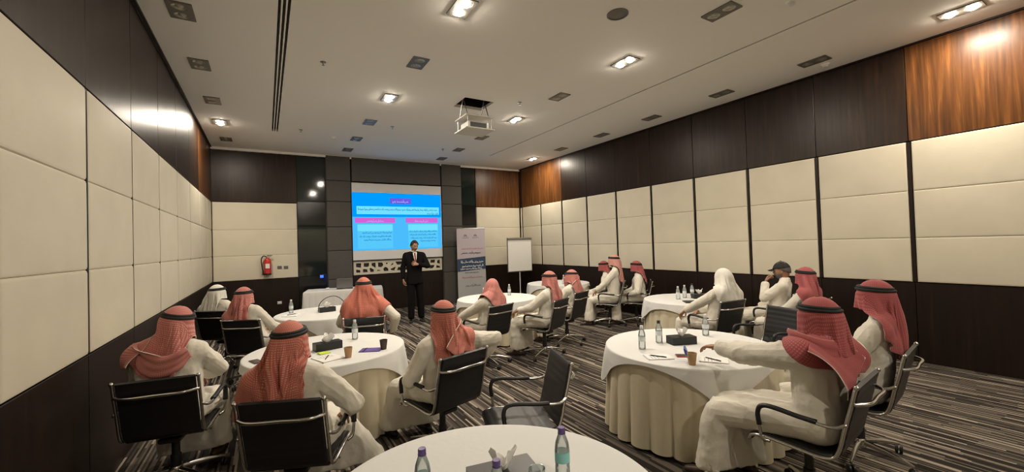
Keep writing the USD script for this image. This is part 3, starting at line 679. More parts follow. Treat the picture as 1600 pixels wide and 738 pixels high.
def tissue_box(label, loc, rz, w, d, h, m, seed):
    t = thing('tissue_box', label, 'tissue box', loc, rz, 'tissue boxes')
    obj('box', extrude(rounded_rect(w, d, .006).difference(Point(0, 0).buffer(.001)), h), m, t)
    g = np.random.default_rng(seed); n, k = 18, 7; V = []
    for i in range(n):
        a = i / n * 2 * PI
        for j in range(k):
            q = j / (k - 1); R = .012 + .055 * q * (.6 + .4 * math.sin(3 * a + seed)) * (1 - .2 * q)
            V.append((R * math.cos(a) * 1.25, R * math.sin(a) * .8, h - .004 + .085 * q * (.75 + .25 * math.sin(2 * a + 1 + seed)) + .012 * math.sin(5 * a) * q))
    V, F = solidify(np.array(V), grid_faces(n, k, True), .0015)
    obj('tissue', trimesh.Trimesh(V, F, process=False), 'tissue', t, 60); return t
def cup(label, x, y, m, cat_='paper cup', s=1.0):
    t = thing('paper_cup', label, 'cup', (x, y, TZ + .002), 0, 'paper cups')
    obj('wall', lathe(np.array([(0, .0), (.026, 0), (.037, .088), (.0385, .090), (.037, .091), (.034, .088), (.0245, .006), (0, .006)]) * s, 24), m, t, 40)
    obj('drink', lathe(np.array([(0, .06), (.0312, .06), (.0312, .061), (0, .061)]) * s, 20), 'cup_brown', t); return t
def notepad(label, x, y, rz, w=.15, d=.21, pen=True, m='paper_white'):
    t = thing('notepad', label, 'notepad', (x, y, TZ + .002), rz, 'notepads')
    obj('sheets', bx(-w / 2, w / 2, -d / 2, d / 2, 0, .007, .001), m, t)
    obj('binding', bx(-w / 2, w / 2, d / 2 - .012, d / 2 + .001, 0, .009, .001), 'label_white', t)
    lines = obj('printing', extrude(unary_union([sbox(-w * .4, q, w * .3, q + .004) for q in (d * .3, d * .18, d * .06)]), .0008), 'ink_grey', t); UsdGeom.Xformable(lines).AddTranslateOp().Set(Gf.Vec3d(0, 0, .0068))
    if pen:
        p = thing('pen', label.replace('notepad', 'pen on the notepad'), 'pen', (x, y, TZ + .014), rz, 'pens')
        obj('barrel', tube([(-.05, -.05, 0), (.03, .055, 0)], .0042, 8), 'black_plastic', p, True); obj('tip', tube([(.03, .055, 0), (.0355, .0622, 0)], [.0035, .0008], 8), 'steel', p)
        obj('clip', tube([(-.05, -.05, .005), (-.025, -.017, .0055)], .0014, 5), 'steel', p)
def phone(label, x, y, rz, m='black_gloss', z=TZ + .002):
    t = thing('mobile_phone', label, 'phone', (x, y, z), rz, 'mobile phones')
    obj('case', bx(-.037, .037, -.075, .075, 0, .008, .002), m, t); obj('glass', bx(-.034, .034, -.071, .071, .0079, .0087), 'black_gloss', t)
# foreground table
tissue_box('dark grey tissue box on the foreground table between the bottles', (.83, 1.52, TZ + .002), -10, .28, .15, .055, 'cup_dark', 1)
def glass_tumbler(label, x, y):
    t = thing('drinking_glass', label, 'glass', (x, y, TZ + .002), 0, 'drinking glasses')
    obj('bowl', lathe([(0, 0), (.028, 0), (.034, .10), (.0325, .10), (.0265, .008), (0, .008)], 24), 'clear_plastic', t, 40)
    obj('rim', lathe([(.032, .099), (.0345, .0995), (.034, .102), (.032, .1015)], 24), 'clear_plastic', t)
glass_tumbler('upturned clear drinking glass on the foreground table left of the tissue box', .62, 1.46)
glass_tumbler('clear drinking glass on the foreground table right of the tissue box', .90, 1.37)
# right foreground table
B(2.90, 2.62, 'clear water bottle on the right foreground table, leftmost there')
B(3.20, 2.68, 'clear water bottle left of the black tissue box on the right foreground table', 'cap_dark')
B(3.80, 2.60, 'clear water bottle right of the black tissue box on the right foreground table')
tissue_box('black tissue box with white tissue on the right foreground table', (3.34, 2.54, TZ + .002), -22, .24, .13, .07, 'black_leather', 2)
cup('kraft paper cup beside the blue snack packet on the right foreground table', 2.84, 2.07, 'kraft')
sp = thing('snack_packet', 'blue foil snack packet leaning on the kraft cup on the right table', 'packet', (2.90, 2.13, TZ + .004), 35)
V = []
for i in range(9):
    for j in range(7):
        u, v = i / 8 - .5, j / 6 - .5; V.append((u * .11, .014 * math.cos(PI * u) * math.cos(PI * v) + .04 * (v + .5), .012 + (v + .5) * .095))
V, F = solidify(np.array(V), grid_faces(9, 7), .012); obj('pouch', trimesh.Trimesh(V, F, process=False), 'blue_foil', sp, 50)
obj('printed_patch', moved(bx(-.035, .02, -.001, .001, 0, .03), (.0, .012, .07), rx=-22), 'label_white', sp)
notepad('notepad near the left edge of the right foreground table', 2.80, 2.36, 60)
notepad('notepad in front of the pointing man on the right foreground table', 3.07, 2.04, 35)
phone('red-cased mobile phone under the pointing hand on the right foreground table', 3.0, 2.25, 50, 'red_case')
# left table
tissue_box('long black tissue box on the left middle table', (.51, 4.47, TZ + .002), 12, .25, .12, .075, 'black_leather', 3)
B(.82, 4.77, 'clear water bottle on the left middle table, right of the black tissue box')
cup('kraft paper cup on the left middle table', .63, 4.02, 'kraft')
cup('dark brown paper cup near the right edge of the left middle table', .97, 4.12, 'cup_brown')
fo = thing('folder', 'purple folder beside the dark cup on the left middle table', 'folder', (.86, 4.16, TZ + .002), 62)
obj('cover', bx(-.07, .07, -.10, .10, 0, .006, .001), 'purple', fo); obj('band', bx(-.07, .07, .05, .065, .0058, .0075), 'black_plastic', fo)
sn = thing('sticky_notes', 'lime green sticky note pad on the left middle table', 'sticky notes', (.46, 4.31, TZ + .002), 15)
obj('sheets', bx(-.05, .05, -.04, .04, 0, .008, .001), 'lime', sn); obj('top_sheet', moved(bx(-.05, .05, -.04, .04, 0, .001), (0, 0, .0085), ry=3, rx=2), 'lime', sn)
notepad('notepad beside the kraft cup on the left middle table', .47, 4.10, 20, .2, .24)
phone('black phone at the near edge of the left middle table', .33, 3.93, 60)
phone('black phone at the left edge of the left middle table', -.09, 4.38, 20)
# far left table
B(.33, 7.42, 'clear water bottle on the far left table')
tissue_box('black tissue box on the far left table under the wire stand', (.82, 7.16, TZ + .002), 8, .24, .12, .07, 'black_leather', 4)
notepad('notepad at the left end of the far left table', .33, 7.17, -20, .21, .29)
wsn = thing('wire_stand', 'thin black wire stand arching over the far left table', 'stand', (.88, 7.32, TZ + .006), 15)
obj('wire_hoop', tube(catmull([(-.17, 0, 0), (-.16, 0, .11), (-.05, 0, .2), (.1, 0, .21), (.22, 0, .12), (.25, 0, 0)], 6), .006, 6), 'black_plastic', wsn, True)
obj('wire_foot', tube([(-.17, -.06, .002), (-.17, .06, .002)], .005, 6), 'black_plastic', wsn); obj('wire_foot', tube([(.25, -.06, .002), (.25, .06, .002)], .005, 6), 'black_plastic', wsn)
# middle table
B(3.35, 6.65, 'clear water bottle on the middle table, left one'); B(4.0, 6.85, 'clear water bottle on the middle table, right one')
tissue_box('black tissue box on the middle table', (3.66, 6.78, TZ + .002), 0, .24, .12, .07, 'black_leather', 5)
# far right table
B(6.02, 7.75, 'clear water bottle on the far corner table, left one'); B(6.45, 7.92, 'clear water bottle on the far corner table, right one')
# right wall table
B(5.72, 4.38, 'clear water bottle on the right wall table, leftmost there'); B(5.94, 4.42, 'clear water bottle left of the black box on the right wall table'); B(6.22, 4.48, 'dark-capped water bottle behind the black box on the right wall table', 'cap_dark')
tissue_box('black tissue box with white tissue on the right wall table', (6.08, 4.24, TZ + .002), -30, .24, .13, .07, 'black_leather', 6)
fo = thing('folder', 'black folder at the near edge of the right wall table', 'folder', (5.65, 4.04, TZ + .002), 50)
obj('cover', bx(-.11, .11, -.15, .15, 0, .012, .002), 'black_leather', fo); obj('pages', bx(-.105, .108, -.145, .145, .003, .009), 'paper_white', fo)

# ------------------------------------------------------------------ people
def unit(v): v = np.asarray(v, float); return v / max(np.linalg.norm(v), 1e-9)
def rot(yaw=0, pitch=0, roll=0):
    """Head or body axes as columns (forward, left, up): yaw to the left, pitch down, roll to the right, in degrees."""
    a, b, c = np.radians([yaw, pitch, roll])
    Rz = np.array([[math.cos(a), -math.sin(a), 0], [math.sin(a), math.cos(a), 0], [0, 0, 1]])
    Ry = np.array([[math.cos(b), 0, math.sin(b)], [0, 1, 0], [-math.sin(b), 0, math.cos(b)]])
    Rx = np.array([[1, 0, 0], [0, math.cos(c), -math.sin(c)], [0, math.sin(c), math.cos(c)]])
    return Rz @ Ry @ Rx
def ball(p, r, n=16): return Manifold.sphere(r, n).translate([float(q) for q in p])
def hull(*prs): return Manifold.batch_hull([ball(p, r) for p, r in prs])
def disc(p, d, r, n=20):
    """A thin round slice across direction d, for a clean cuff or hem."""
    d = unit(d); u = unit(np.cross(d, [.3, .9, .31])); w = np.cross(d, u); a = np.arange(n) / n * 2 * PI
    ringp = np.asarray(p) + r * (np.cos(a)[:, None] * u + np.sin(a)[:, None] * w)
    return np.vstack([ringp, ringp + d * .004])
def hull_pts(*sets): return Manifold.hull_points(np.vstack(sets))
def sph_pts(p, r): return trimesh.creation.icosphere(2, r).vertices + np.asarray(p)
def union(ms): return Manifold.batch_boolean(ms, OpType.Add)
def to_tm(m): q = m.to_mesh(); return trimesh.Trimesh(np.array(q.vert_properties[:, :3], float), np.array(q.tri_verts), process=False)
def to_mf(t):
    t = trimesh.Trimesh(np.asarray(t.vertices), np.asarray(t.faces)); t.merge_vertices()
    return Manifold(m3.Mesh(np.asarray(t.vertices, np.float32), np.asarray(t.faces, np.uint32)))
def smooth_mf(m, length, it):
    t = to_tm(m.refine_to_length(length)); t.merge_vertices(); trimesh.smoothing.filter_taubin(t, .5, -.52, iterations=it); return t
def ik(a, b, l1, l2, hint):
    a, b = np.asarray(a, float), np.asarray(b, float); d = b - a; L = min(np.linalg.norm(d), (l1 + l2) * .995); u = unit(d)
    x = (l1 * l1 - l2 * l2 + L * L) / (2 * L); h = math.sqrt(max(l1 * l1 - x * x, 0)); n = unit(np.asarray(hint, float) - u * np.dot(hint, u))
    return a + u * x + n * h, a + u * L

def make_head():
    """Head around its centre, facing +x: brow, eye sockets, nose, lips, chin, ears; half height .118."""
    s = trimesh.creation.icosphere(4, 1.0); n = np.array(s.vertices); x, y, z = n.T
    P = n * np.array([.098, .076, .118])
    jaw = np.clip(-z, 0, 1) ** 1.3
    P[:, 1] *= 1 - .30 * jaw; P[:, 0] += .012 * jaw * (x > -.2); P[:, 0] -= .020 * np.clip(-z - .2, 0, 1) * (x < 0)
    P[:, 0] = np.where(x > 0, P[:, 0] * (1 - .06 * np.exp(-((z - .15) / .2) ** 2)), P[:, 0])
    front = np.clip(x, 0, 1) ** 2
    def bump(cy, cz, sy, sz, h): P[:, 0] += h * front * np.exp(-((P[:, 1] - cy) / sy) ** 2 - ((P[:, 2] - cz) / sz) ** 2)
    bump(0, -.022, .011, .020, .020); bump(0, -.034, .014, .010, .012); bump(0, .004, .009, .022, .009)
    for sg in (-1, 1):
        bump(sg * .031, .004, .017, .012, -.010); bump(sg * .03, .025, .022, .009, .005); bump(sg * .042, -.025, .02, .02, .004); bump(sg * .013, -.036, .008, .007, .004)
    bump(0, -.060, .022, .006, .005); bump(0, -.070, .020, .006, .005); bump(0, -.065, .022, .003, -.005); bump(0, -.095, .02, .014, .008)
    h = to_mf(trimesh.Trimesh(P, s.faces, process=False)); ms = [h]
    for sg in (-1, 1):
        e = trimesh.creation.icosphere(2, 1.0); v = e.vertices * [.018, .007, .031]; v[:, 1] += .006 * (np.hypot(e.vertices[:, 0], e.vertices[:, 2]) > .6) * sg
        ms.append(to_mf(trimesh.Trimesh(v + [-.008, sg * .074, -.004], e.faces, process=False)))
    return union(ms)
HEAD = make_head()
def place_mf(m, R, t): return m.transform(np.hstack([R, np.asarray(t, float)[:, None]]))
def make_hand(side, curl):
    """Hand from the wrist along +x, back of the hand up, thumb at side*+y."""
    ms = [hull(((0, .014, 0), .017), ((0, -.014, 0), .017), ((.082, .030, 0), .0115), ((.082, -.031, -.002), .0105), ((.05, 0, .002), .015))]
    for i, L in enumerate((.075, .086, .081, .064)):
        y = side * (.031 - .0205 * i); p = np.array([.083, y, 0.0]); a = 0.0; fan = side * (.09 - .06 * i); c = curl * (.9 + .1 * i)
        for f, r0, r1 in ((.45, .0095, .0088), (.30, .0088, .0080), (.25, .0080, .0070)):
            a += math.radians(c); q = p + L * f * np.array([math.cos(a) * math.cos(fan), math.sin(fan), -math.sin(a)])
            ms.append(hull((p, r0), (q, r1))); p = q
    p = np.array([.018, side * .022, -.004])
    for d, L, r0, r1 in (((.62, side * .72, -.28), .045, .0135, .0108), ((.80, side * .42, -.35), .033, .0105, .0095), ((.9, side * .1, -.4), .027, .0092, .0075)):
        q = p + unit(d) * L; ms.append(hull((p, r0), (q, r1))); p = q
    return to_mf(smooth_mf(union(ms), .008, 4))
HANDS = {}
def hand_at(wrist, direction, up, side, curl):
    if (side, curl) not in HANDS: HANDS[(side, curl)] = make_hand(side, curl)
    d = unit(direction); u = unit(np.asarray(up, float) - d * np.dot(up, d)); return place_mf(HANDS[(side, curl)], np.stack([d, np.cross(u, d), u], 1), wrist)

def seg_push(X, bones, eps):
    """Moves the points X out of the round cones in bones; returns a mask of touched points."""
    hit = np.zeros(len(X), bool)
    for a, ra, b, rb in bones:
        ab = b - a; t = np.clip((X - a) @ ab / max(ab @ ab, 1e-9), 0, 1); C = a + t[:, None] * ab; D = X - C; L = np.linalg.norm(D, axis=1); R = ra + (rb - ra) * t + eps
        k = L < R; X[k] = C[k] + D[k] / np.maximum(L[k], 1e-6)[:, None] * R[k][:, None]; hit |= k
    return hit
SK = np.array([.114, .095, .127])                        # skull with cloth, half axes
def skull_push(X, c, R, eps):
    q = (X - c) @ R; s = np.linalg.norm(q / (SK + eps), axis=1); k = (s < 1) & (q[:, 2] > -.1); q[k] /= np.maximum(s[k], .05)[:, None]; X[k] = q[k] @ R.T + c; return k
def chair_push(X, gap):
    z = X[:, 2]; xb = -.222 - .09 * np.clip((z - .5) / .37, 0, 1); k = (z < .885) & (z > .4) & (np.abs(X[:, 1]) < .25) & (X[:, 0] < xb + gap) & (X[:, 0] > xb - .07)
    X[k, 0] = (xb + gap)[k]; return k
def ghutra_cloth(c, R, bones, Lb, Ls, seed, chair, nth=72, n1=26, flare=2.5, open_deg=62, open_r=None, folds=.012):
    """A headcloth draped by a small cloth simulation over the head c, R and the body's bones. Returns vertices, faces, uv."""
    g = np.random.default_rng(seed); n0 = 6; sag, Rm = .150, .117
    th = np.arange(nth) / nth * 2 * PI; dth = np.abs((th + PI) % (2 * PI) - PI)
    od = np.where((th > PI) & (open_r is not None), open_r or 0, open_deg); f = np.clip((np.degrees(dth) - od + 18) / 36, 0, 1); f = f * f * (3 - 2 * f)
    fb = np.clip((np.degrees(dth) - 100) / 60, 0, 1); L = (sag + .045) * (1 - f) + f * (Ls * (1 - fb) + Lb * fb)
    S = np.concatenate([np.tile(np.linspace(.012, sag, n0), (nth, 1)), sag + (L - sag)[:, None] * (np.arange(1, n1 + 1) / n1)], 1); ns = n0 + n1
    phi = np.minimum(S, sag) / Rm
    X = np.stack([SK[0] * np.sin(phi) * np.cos(th)[:, None], SK[1] * np.sin(phi) * np.sin(th)[:, None], SK[2] * np.cos(phi)], -1)
    d = np.maximum(S - sag, 0); out = np.stack([np.cos(th), np.sin(th), 0 * th], -1)[:, None, :]
    X = X @ R.T
    outw = out @ R.T; outw = outw * [1, 1, .2]
    X = X + outw * (d * .55)[..., None] + np.array([0, 0, -1.0]) * (d * .83)[..., None]
    k = 5 + seed % 3; X += outw * (.02 * np.sin(k * 2 * th + g.uniform(0, 6))[:, None] * np.minimum(d / .2, 1))[..., None]
    X = (X + c).reshape(-1, 3); X += g.normal(0, .002, X.shape) * (d.reshape(-1, 1) > 0)
    pin = (S <= sag + 1e-9).reshape(-1); X0 = X.copy(); prev = X.copy(); free = ~pin
    idx = np.arange(nth * ns).reshape(nth, ns)
    Sf = S.reshape(-1)
    cons = []
    def add(I, J, rest, stiff): cons.append((I.ravel(), J.ravel(), rest.ravel(), stiff))
    for off in (0, 1): add(idx[:, off:-1:2], idx[:, off + 1::2], (S[:, off + 1::2] - S[:, off:-1:2]), 1.0)
    circ = lambda s: (.665 + flare * np.maximum(s - sag, 0)) / nth
    nx = np.roll(idx, -1, 0); Sn = np.roll(S, -1, 0); hz = np.sqrt(circ((S + Sn) / 2) ** 2 + (S - Sn) ** 2)
    for off in (0, 1): add(idx[off::2, n0:], nx[off::2, n0:], hz[off::2, n0:], 1.0)
    a, b = idx[:, n0 - 1:-1], nx[:, n0:]; add(a, b, np.sqrt(circ((S[:, n0:] + Sn[:, n0:]) / 2) ** 2 + (S[:, n0 - 1:-1] - Sn[:, n0:]) ** 2), .25)
    a, b = idx[:, n0:], nx[:, n0 - 1:-1]; add(a, b, np.sqrt(circ((S[:, n0:] + Sn[:, n0:]) / 2) ** 2 + (S[:, n0:] - Sn[:, n0 - 1:-1]) ** 2), .25)
    add(idx[:, n0 - 2:-2], idx[:, n0:], S[:, n0:] - S[:, n0 - 2:-2], .35)
    n2 = np.roll(idx, -2, 0); add(idx[:, n0:], n2[:, n0:], np.sqrt((2 * circ(S[:, n0:])) ** 2 + (S[:, n0:] - np.roll(S, -2, 0)[:, n0:]) ** 2), .12)
    w = free.astype(float)
    for it in range(110):
        v = (X - prev) * .93; v[pin] = 0; prev = X.copy(); X = X + v; X[free, 2] -= .0012
        for _ in range(4):
            for I, J, rest, st in cons:
                D = X[J] - X[I]; Ln = np.linalg.norm(D, axis=1); wi, wj = w[I], w[J]; ws = wi + wj; m = (st * (Ln - rest) / np.maximum(Ln, 1e-6) / np.maximum(ws, 1))[:, None] * D
                if st < 1: m = np.where(((Ln < rest) & (st < .3))[:, None], m * .5, m)
                np.add.at(X, I, m * wi[:, None] * (1 if st == 1 else .5)); np.add.at(X, J, -m * wj[:, None] * (1 if st == 1 else .5))
        hit = seg_push(X, bones, .019); hit |= skull_push(X, c, R, .004)
        if chair: hit |= chair_push(X, .03)
        X[pin] = X0[pin]; prev[hit] = prev[hit] * .4 + X[hit] * .6
    # the finer hanging folds
    Fq = grid_faces(nth, ns, True); N = np.zeros_like(X); fn = np.cross(X[Fq[:, 1]] - X[Fq[:, 0]], X[Fq[:, 2]] - X[Fq[:, 0]])
    for k in range(3): np.add.at(N, Fq[:, k], fn)
    N /= np.maximum(np.linalg.norm(N, axis=1, keepdims=True), 1e-9); N *= np.sign(np.median((N * (X - c)).sum(1)))
    TH = np.tile(th[:, None], (1, ns)).ravel(); dd = d.reshape(-1)
    q = meshkit.noise(np.stack([3.1 * np.cos(TH) * (1 + dd), 3.1 * np.sin(TH) * (1 + dd), 1.2 * dd + seed], 1), seed) + .55 * meshkit.noise(np.stack([7 * np.cos(TH), 7 * np.sin(TH), 1.5 * dd], 1), seed + 5)
    q = (q - q.mean()) / q.std(); q = np.sign(q) * np.abs(q) ** .8
    X = X + N * (folds * np.clip(q, -1.6, 1.8) * np.minimum(dd / .12, 1))[:, None]
    for k in range(3):
        Y = X.reshape(nth, ns, 3); Z = Y.copy(); kk = .5 if k == 0 else .15; Z[:, n0:-1] = .6 * Y[:, n0:-1] + .1 * (np.roll(Y, 1, 0)[:, n0:-1] + np.roll(Y, -1, 0)[:, n0:-1] + Y[:, n0 - 1:-2] + Y[:, n0 + 1:]); Z[:, -1] = .6 * Y[:, -1] + .2 * (np.roll(Y, 1, 0)[:, -1] + np.roll(Y, -1, 0)[:, -1]); X = (Y * (1 - kk) + Z * kk).reshape(-1, 3)
        seg_push(X, bones, .020); skull_push(X, c, R, .002)
    top = len(X); X = np.vstack([X, c + R @ np.array([0, 0, SK[2]])])
    F = np.vstack([grid_faces(nth, ns, True), np.array([(top, i * ns, ((i + 1) % nth) * ns) for i in range(nth)])])
    us = (th[:, None] / (2 * PI) - .5) * np.where(S > sag, .665 + flare * np.maximum(S - sag, 0), 2 * PI * .105 * np.sin(phi)); vs = S.copy(); vs[:, -1] = 10.0
    return X, F, np.vstack([np.stack([us.ravel(), vs.ravel()], 1), [.5, 0]])
def cloth_obj(name, X, F, uv, t, m, parent):
    V, F2 = solidify(X, F, t); mm = trimesh.Trimesh(V, F2, process=False)
    if mm.volume < 0: F2 = F2[:, ::-1]; mm = trimesh.Trimesh(V, F2, process=False)
    return obj(name, mm, m, parent, True, np.vstack([uv, uv]))
def ribbon(path, width, across, bones, c, R, seed, folds=3, amp=.017, n=44, m=18, chair=False):
    """A loose end of cloth laid along a path over the body."""
    P = catmull(path, 12); s = np.concatenate([[0], np.cumsum(np.linalg.norm(np.diff(P, axis=0), axis=1))]); q = np.linspace(0, s[-1], n); P = np.stack([np.interp(q, s, P[:, k]) for k in range(3)], 1)
    A = np.asarray(across, float); A = np.tile(A, (n, 1)) if A.ndim == 1 else np.stack([np.interp(np.linspace(0, 1, n), np.linspace(0, 1, len(A)), A[:, k]) for k in range(3)], 1)
    T = np.gradient(P, axis=0); T /= np.linalg.norm(T, axis=1, keepdims=True); A = A - T * (A * T).sum(1, keepdims=True); A /= np.linalg.norm(A, axis=1, keepdims=True); Nn = np.cross(T, A)
    wd = np.interp(np.linspace(0, 1, n), np.linspace(0, 1, len(np.atleast_1d(width))), np.atleast_1d(width)) if np.ndim(width) else np.full(n, width)
    u = np.linspace(-.5, .5, m)
    X = P[:, None] + A[:, None] * (u[None, :] * wd[:, None])[..., None] + Nn[:, None] * (amp * np.sin(folds * 2 * PI * (u[None, :] + .12 * np.sin(3 * q + seed)[:, None]) + seed))[..., None]
    F = grid_faces(n, m); X = X.reshape(-1, 3)
    for it in range(10):
        seg_push(X, bones, .027); skull_push(X, c, R, .016)
        if chair: chair_push(X, .035)
        Y = X.reshape(n, m, 3); Z = Y.copy(); Z[1:-1] = .5 * Y[1:-1] + .25 * (Y[2:] + Y[:-2]); Z[:, 1:-1] = .7 * Z[:, 1:-1] + .15 * (Z[:, 2:] + Z[:, :-2]); X = Z.reshape(-1, 3)
    uv = np.stack([np.repeat(q, m) * 1.3, np.tile(u * (wd.mean()) * 1.7, n) + 1], 1); uv = uv.reshape(n, m, 2); uv[:, 0, 1] = 10; uv[:, -1, 1] = 10; uv[-1, :, 1] = 10
    return X, F, uv.reshape(-1, 2)
def agal(c, R, parent, tilt=0.0):
    a = np.arange(40) / 40 * 2 * PI; ms = []
    for k, (z, o) in enumerate(((.054, .006), (.070, .004))):
        q = math.sqrt(max(0, 1 - (z / SK[2]) ** 2)); P = np.stack([(SK[0] * q + o) * np.cos(a), (SK[1] * q + o) * np.sin(a), z + .012 * np.cos(a) + .0 * a], 1)
        ms.append(tube(P @ R.T + c, .0115, 8, True))
    return obj('agal', cat(*ms), 'agal_black', parent, True)
def shoe(ank, yaw, parent, m='sandal_brown', s=1.0):
    d = np.array([math.cos(yaw), math.sin(yaw), 0]); l = np.array([-d[1], d[0], 0]); a = np.array([ank[0], ank[1], 0.0])
    h = union([hull((a - d * .045 + [0, 0, .034], .034), (a + d * .06 + [0, 0, .036], .034), (a + d * .15 + l * .012 + [0, 0, .027], .026), (a + d * .14 - l * .02 + [0, 0, .026], .025)),
               hull((a + [0, 0, .07], .036), (a + d * .05 + [0, 0, .045], .036))])
    h = h.trim_by_plane([0, 0, 1], .002); t = smooth_mf(h, .02, 4)
    o = obj('shoe', t, m, parent, True)
    sole = hull_pts(*[np.vstack([disc_flat(a + d * q + l * y, r)]) for q, y, r in ((-.045, 0, .036), (.06, 0, .037), (.15, .006, .033))])
    obj('sole', to_tm(sole), 'rubber', o); return o
def disc_flat(p, r, n=16):
    a = np.arange(n) / n * 2 * PI; q = np.stack([p[0] + r * np.cos(a), p[1] + r * np.sin(a), 0 * a], 1); return np.vstack([q + [0, 0, .001], q + [0, 0, .014]])
def wrinkle(t, seed, amp, sc=9.0):
    n = np.array(t.vertex_normals); v = np.array(t.vertices); q = meshkit.fbm(v * [sc, sc, sc * .55] + 17 + seed, 3, seed) - .5; q2 = meshkit.noise(v * [26, 26, 14] + 5, seed + 3) - .5
    w = meshkit.noise(v * 5 + 31 + seed, seed + 8)[:, None]; r1 = 1 - np.abs(2 * meshkit.noise(v * [9.5, 9.5, 3.0] + 1.5 * w + seed, seed + 11) - 1); r2 = 1 - np.abs(2 * meshkit.noise(v * [17, 17, 5] + 2.0 * w + 9, seed + 12) - 1)
    t.vertices = v + n * (amp * 1.1 * q + amp * .15 * q2 + amp * .85 * (r1 ** 3 - .25) + amp * .38 * (r2 ** 3 - .25))[:, None]; return t

def face(c, R, parent, beard=None, moustache=None):
    for sg in (-1, 1):
        e = obj('eye', trimesh.creation.icosphere(2, .0115).apply_translation(c + R @ np.array([.080, sg * .031, .004])), 'eye_white', parent, True)
        obj('iris', trimesh.creation.icosphere(2, .0080).apply_translation(c + R @ np.array([.0855, sg * .031, .004])), 'eye_dark', e, True)
        obj('eyebrow', tube(np.array([[.093, sg * .014, .020], [.095, sg * .030, .026], [.086, sg * .046, .021]]) @ R.T + c, [.003, .0042, .002], 6), 'hair_black', parent, True)
    obj('lips', tube(np.array([[.090, -.02, -.066], [.102, -.008, -.063], [.1035, 0, -.0645], [.102, .008, -.063], [.090, .02, -.066]]) @ R.T + c, [.002, .0045, .005, .0045, .002], 6), 'lips', parent, True)
    if moustache: obj('moustache', tube(np.array([[.086, -.028, -.060], [.102, -.012, -.051], [.107, 0, -.049], [.102, .012, -.051], [.086, .028, -.060]]) @ R.T + c, [.003, .006, .006, .006, .003], 6), moustache, parent, True)
    if beard:
        s = trimesh.creation.icosphere(3, 1.0); n = s.vertices; k = (n[:, 2] < -.35) & (n[:, 0] > -.1)
        P = n * np.array([.108, .074, .125]); P[:, 1] *= 1 - .28 * np.clip(-n[:, 2], 0, 1) ** 1.3; P[:, 0] += .012 * np.clip(-n[:, 2], 0, 1) * (n[:, 0] > -.2); k &= ~((np.abs(P[:, 1]) < .024) & (P[:, 2] > -.08))
        F = s.faces[k[s.faces].all(1)]; u = np.unique(F); mp = -np.ones(len(P), int); mp[u] = np.arange(len(u)); V, F2 = solidify(P[u], mp[F], .012)
        obj('beard', trimesh.Trimesh(V @ R.T + c, F2, process=False), beard, parent, True)

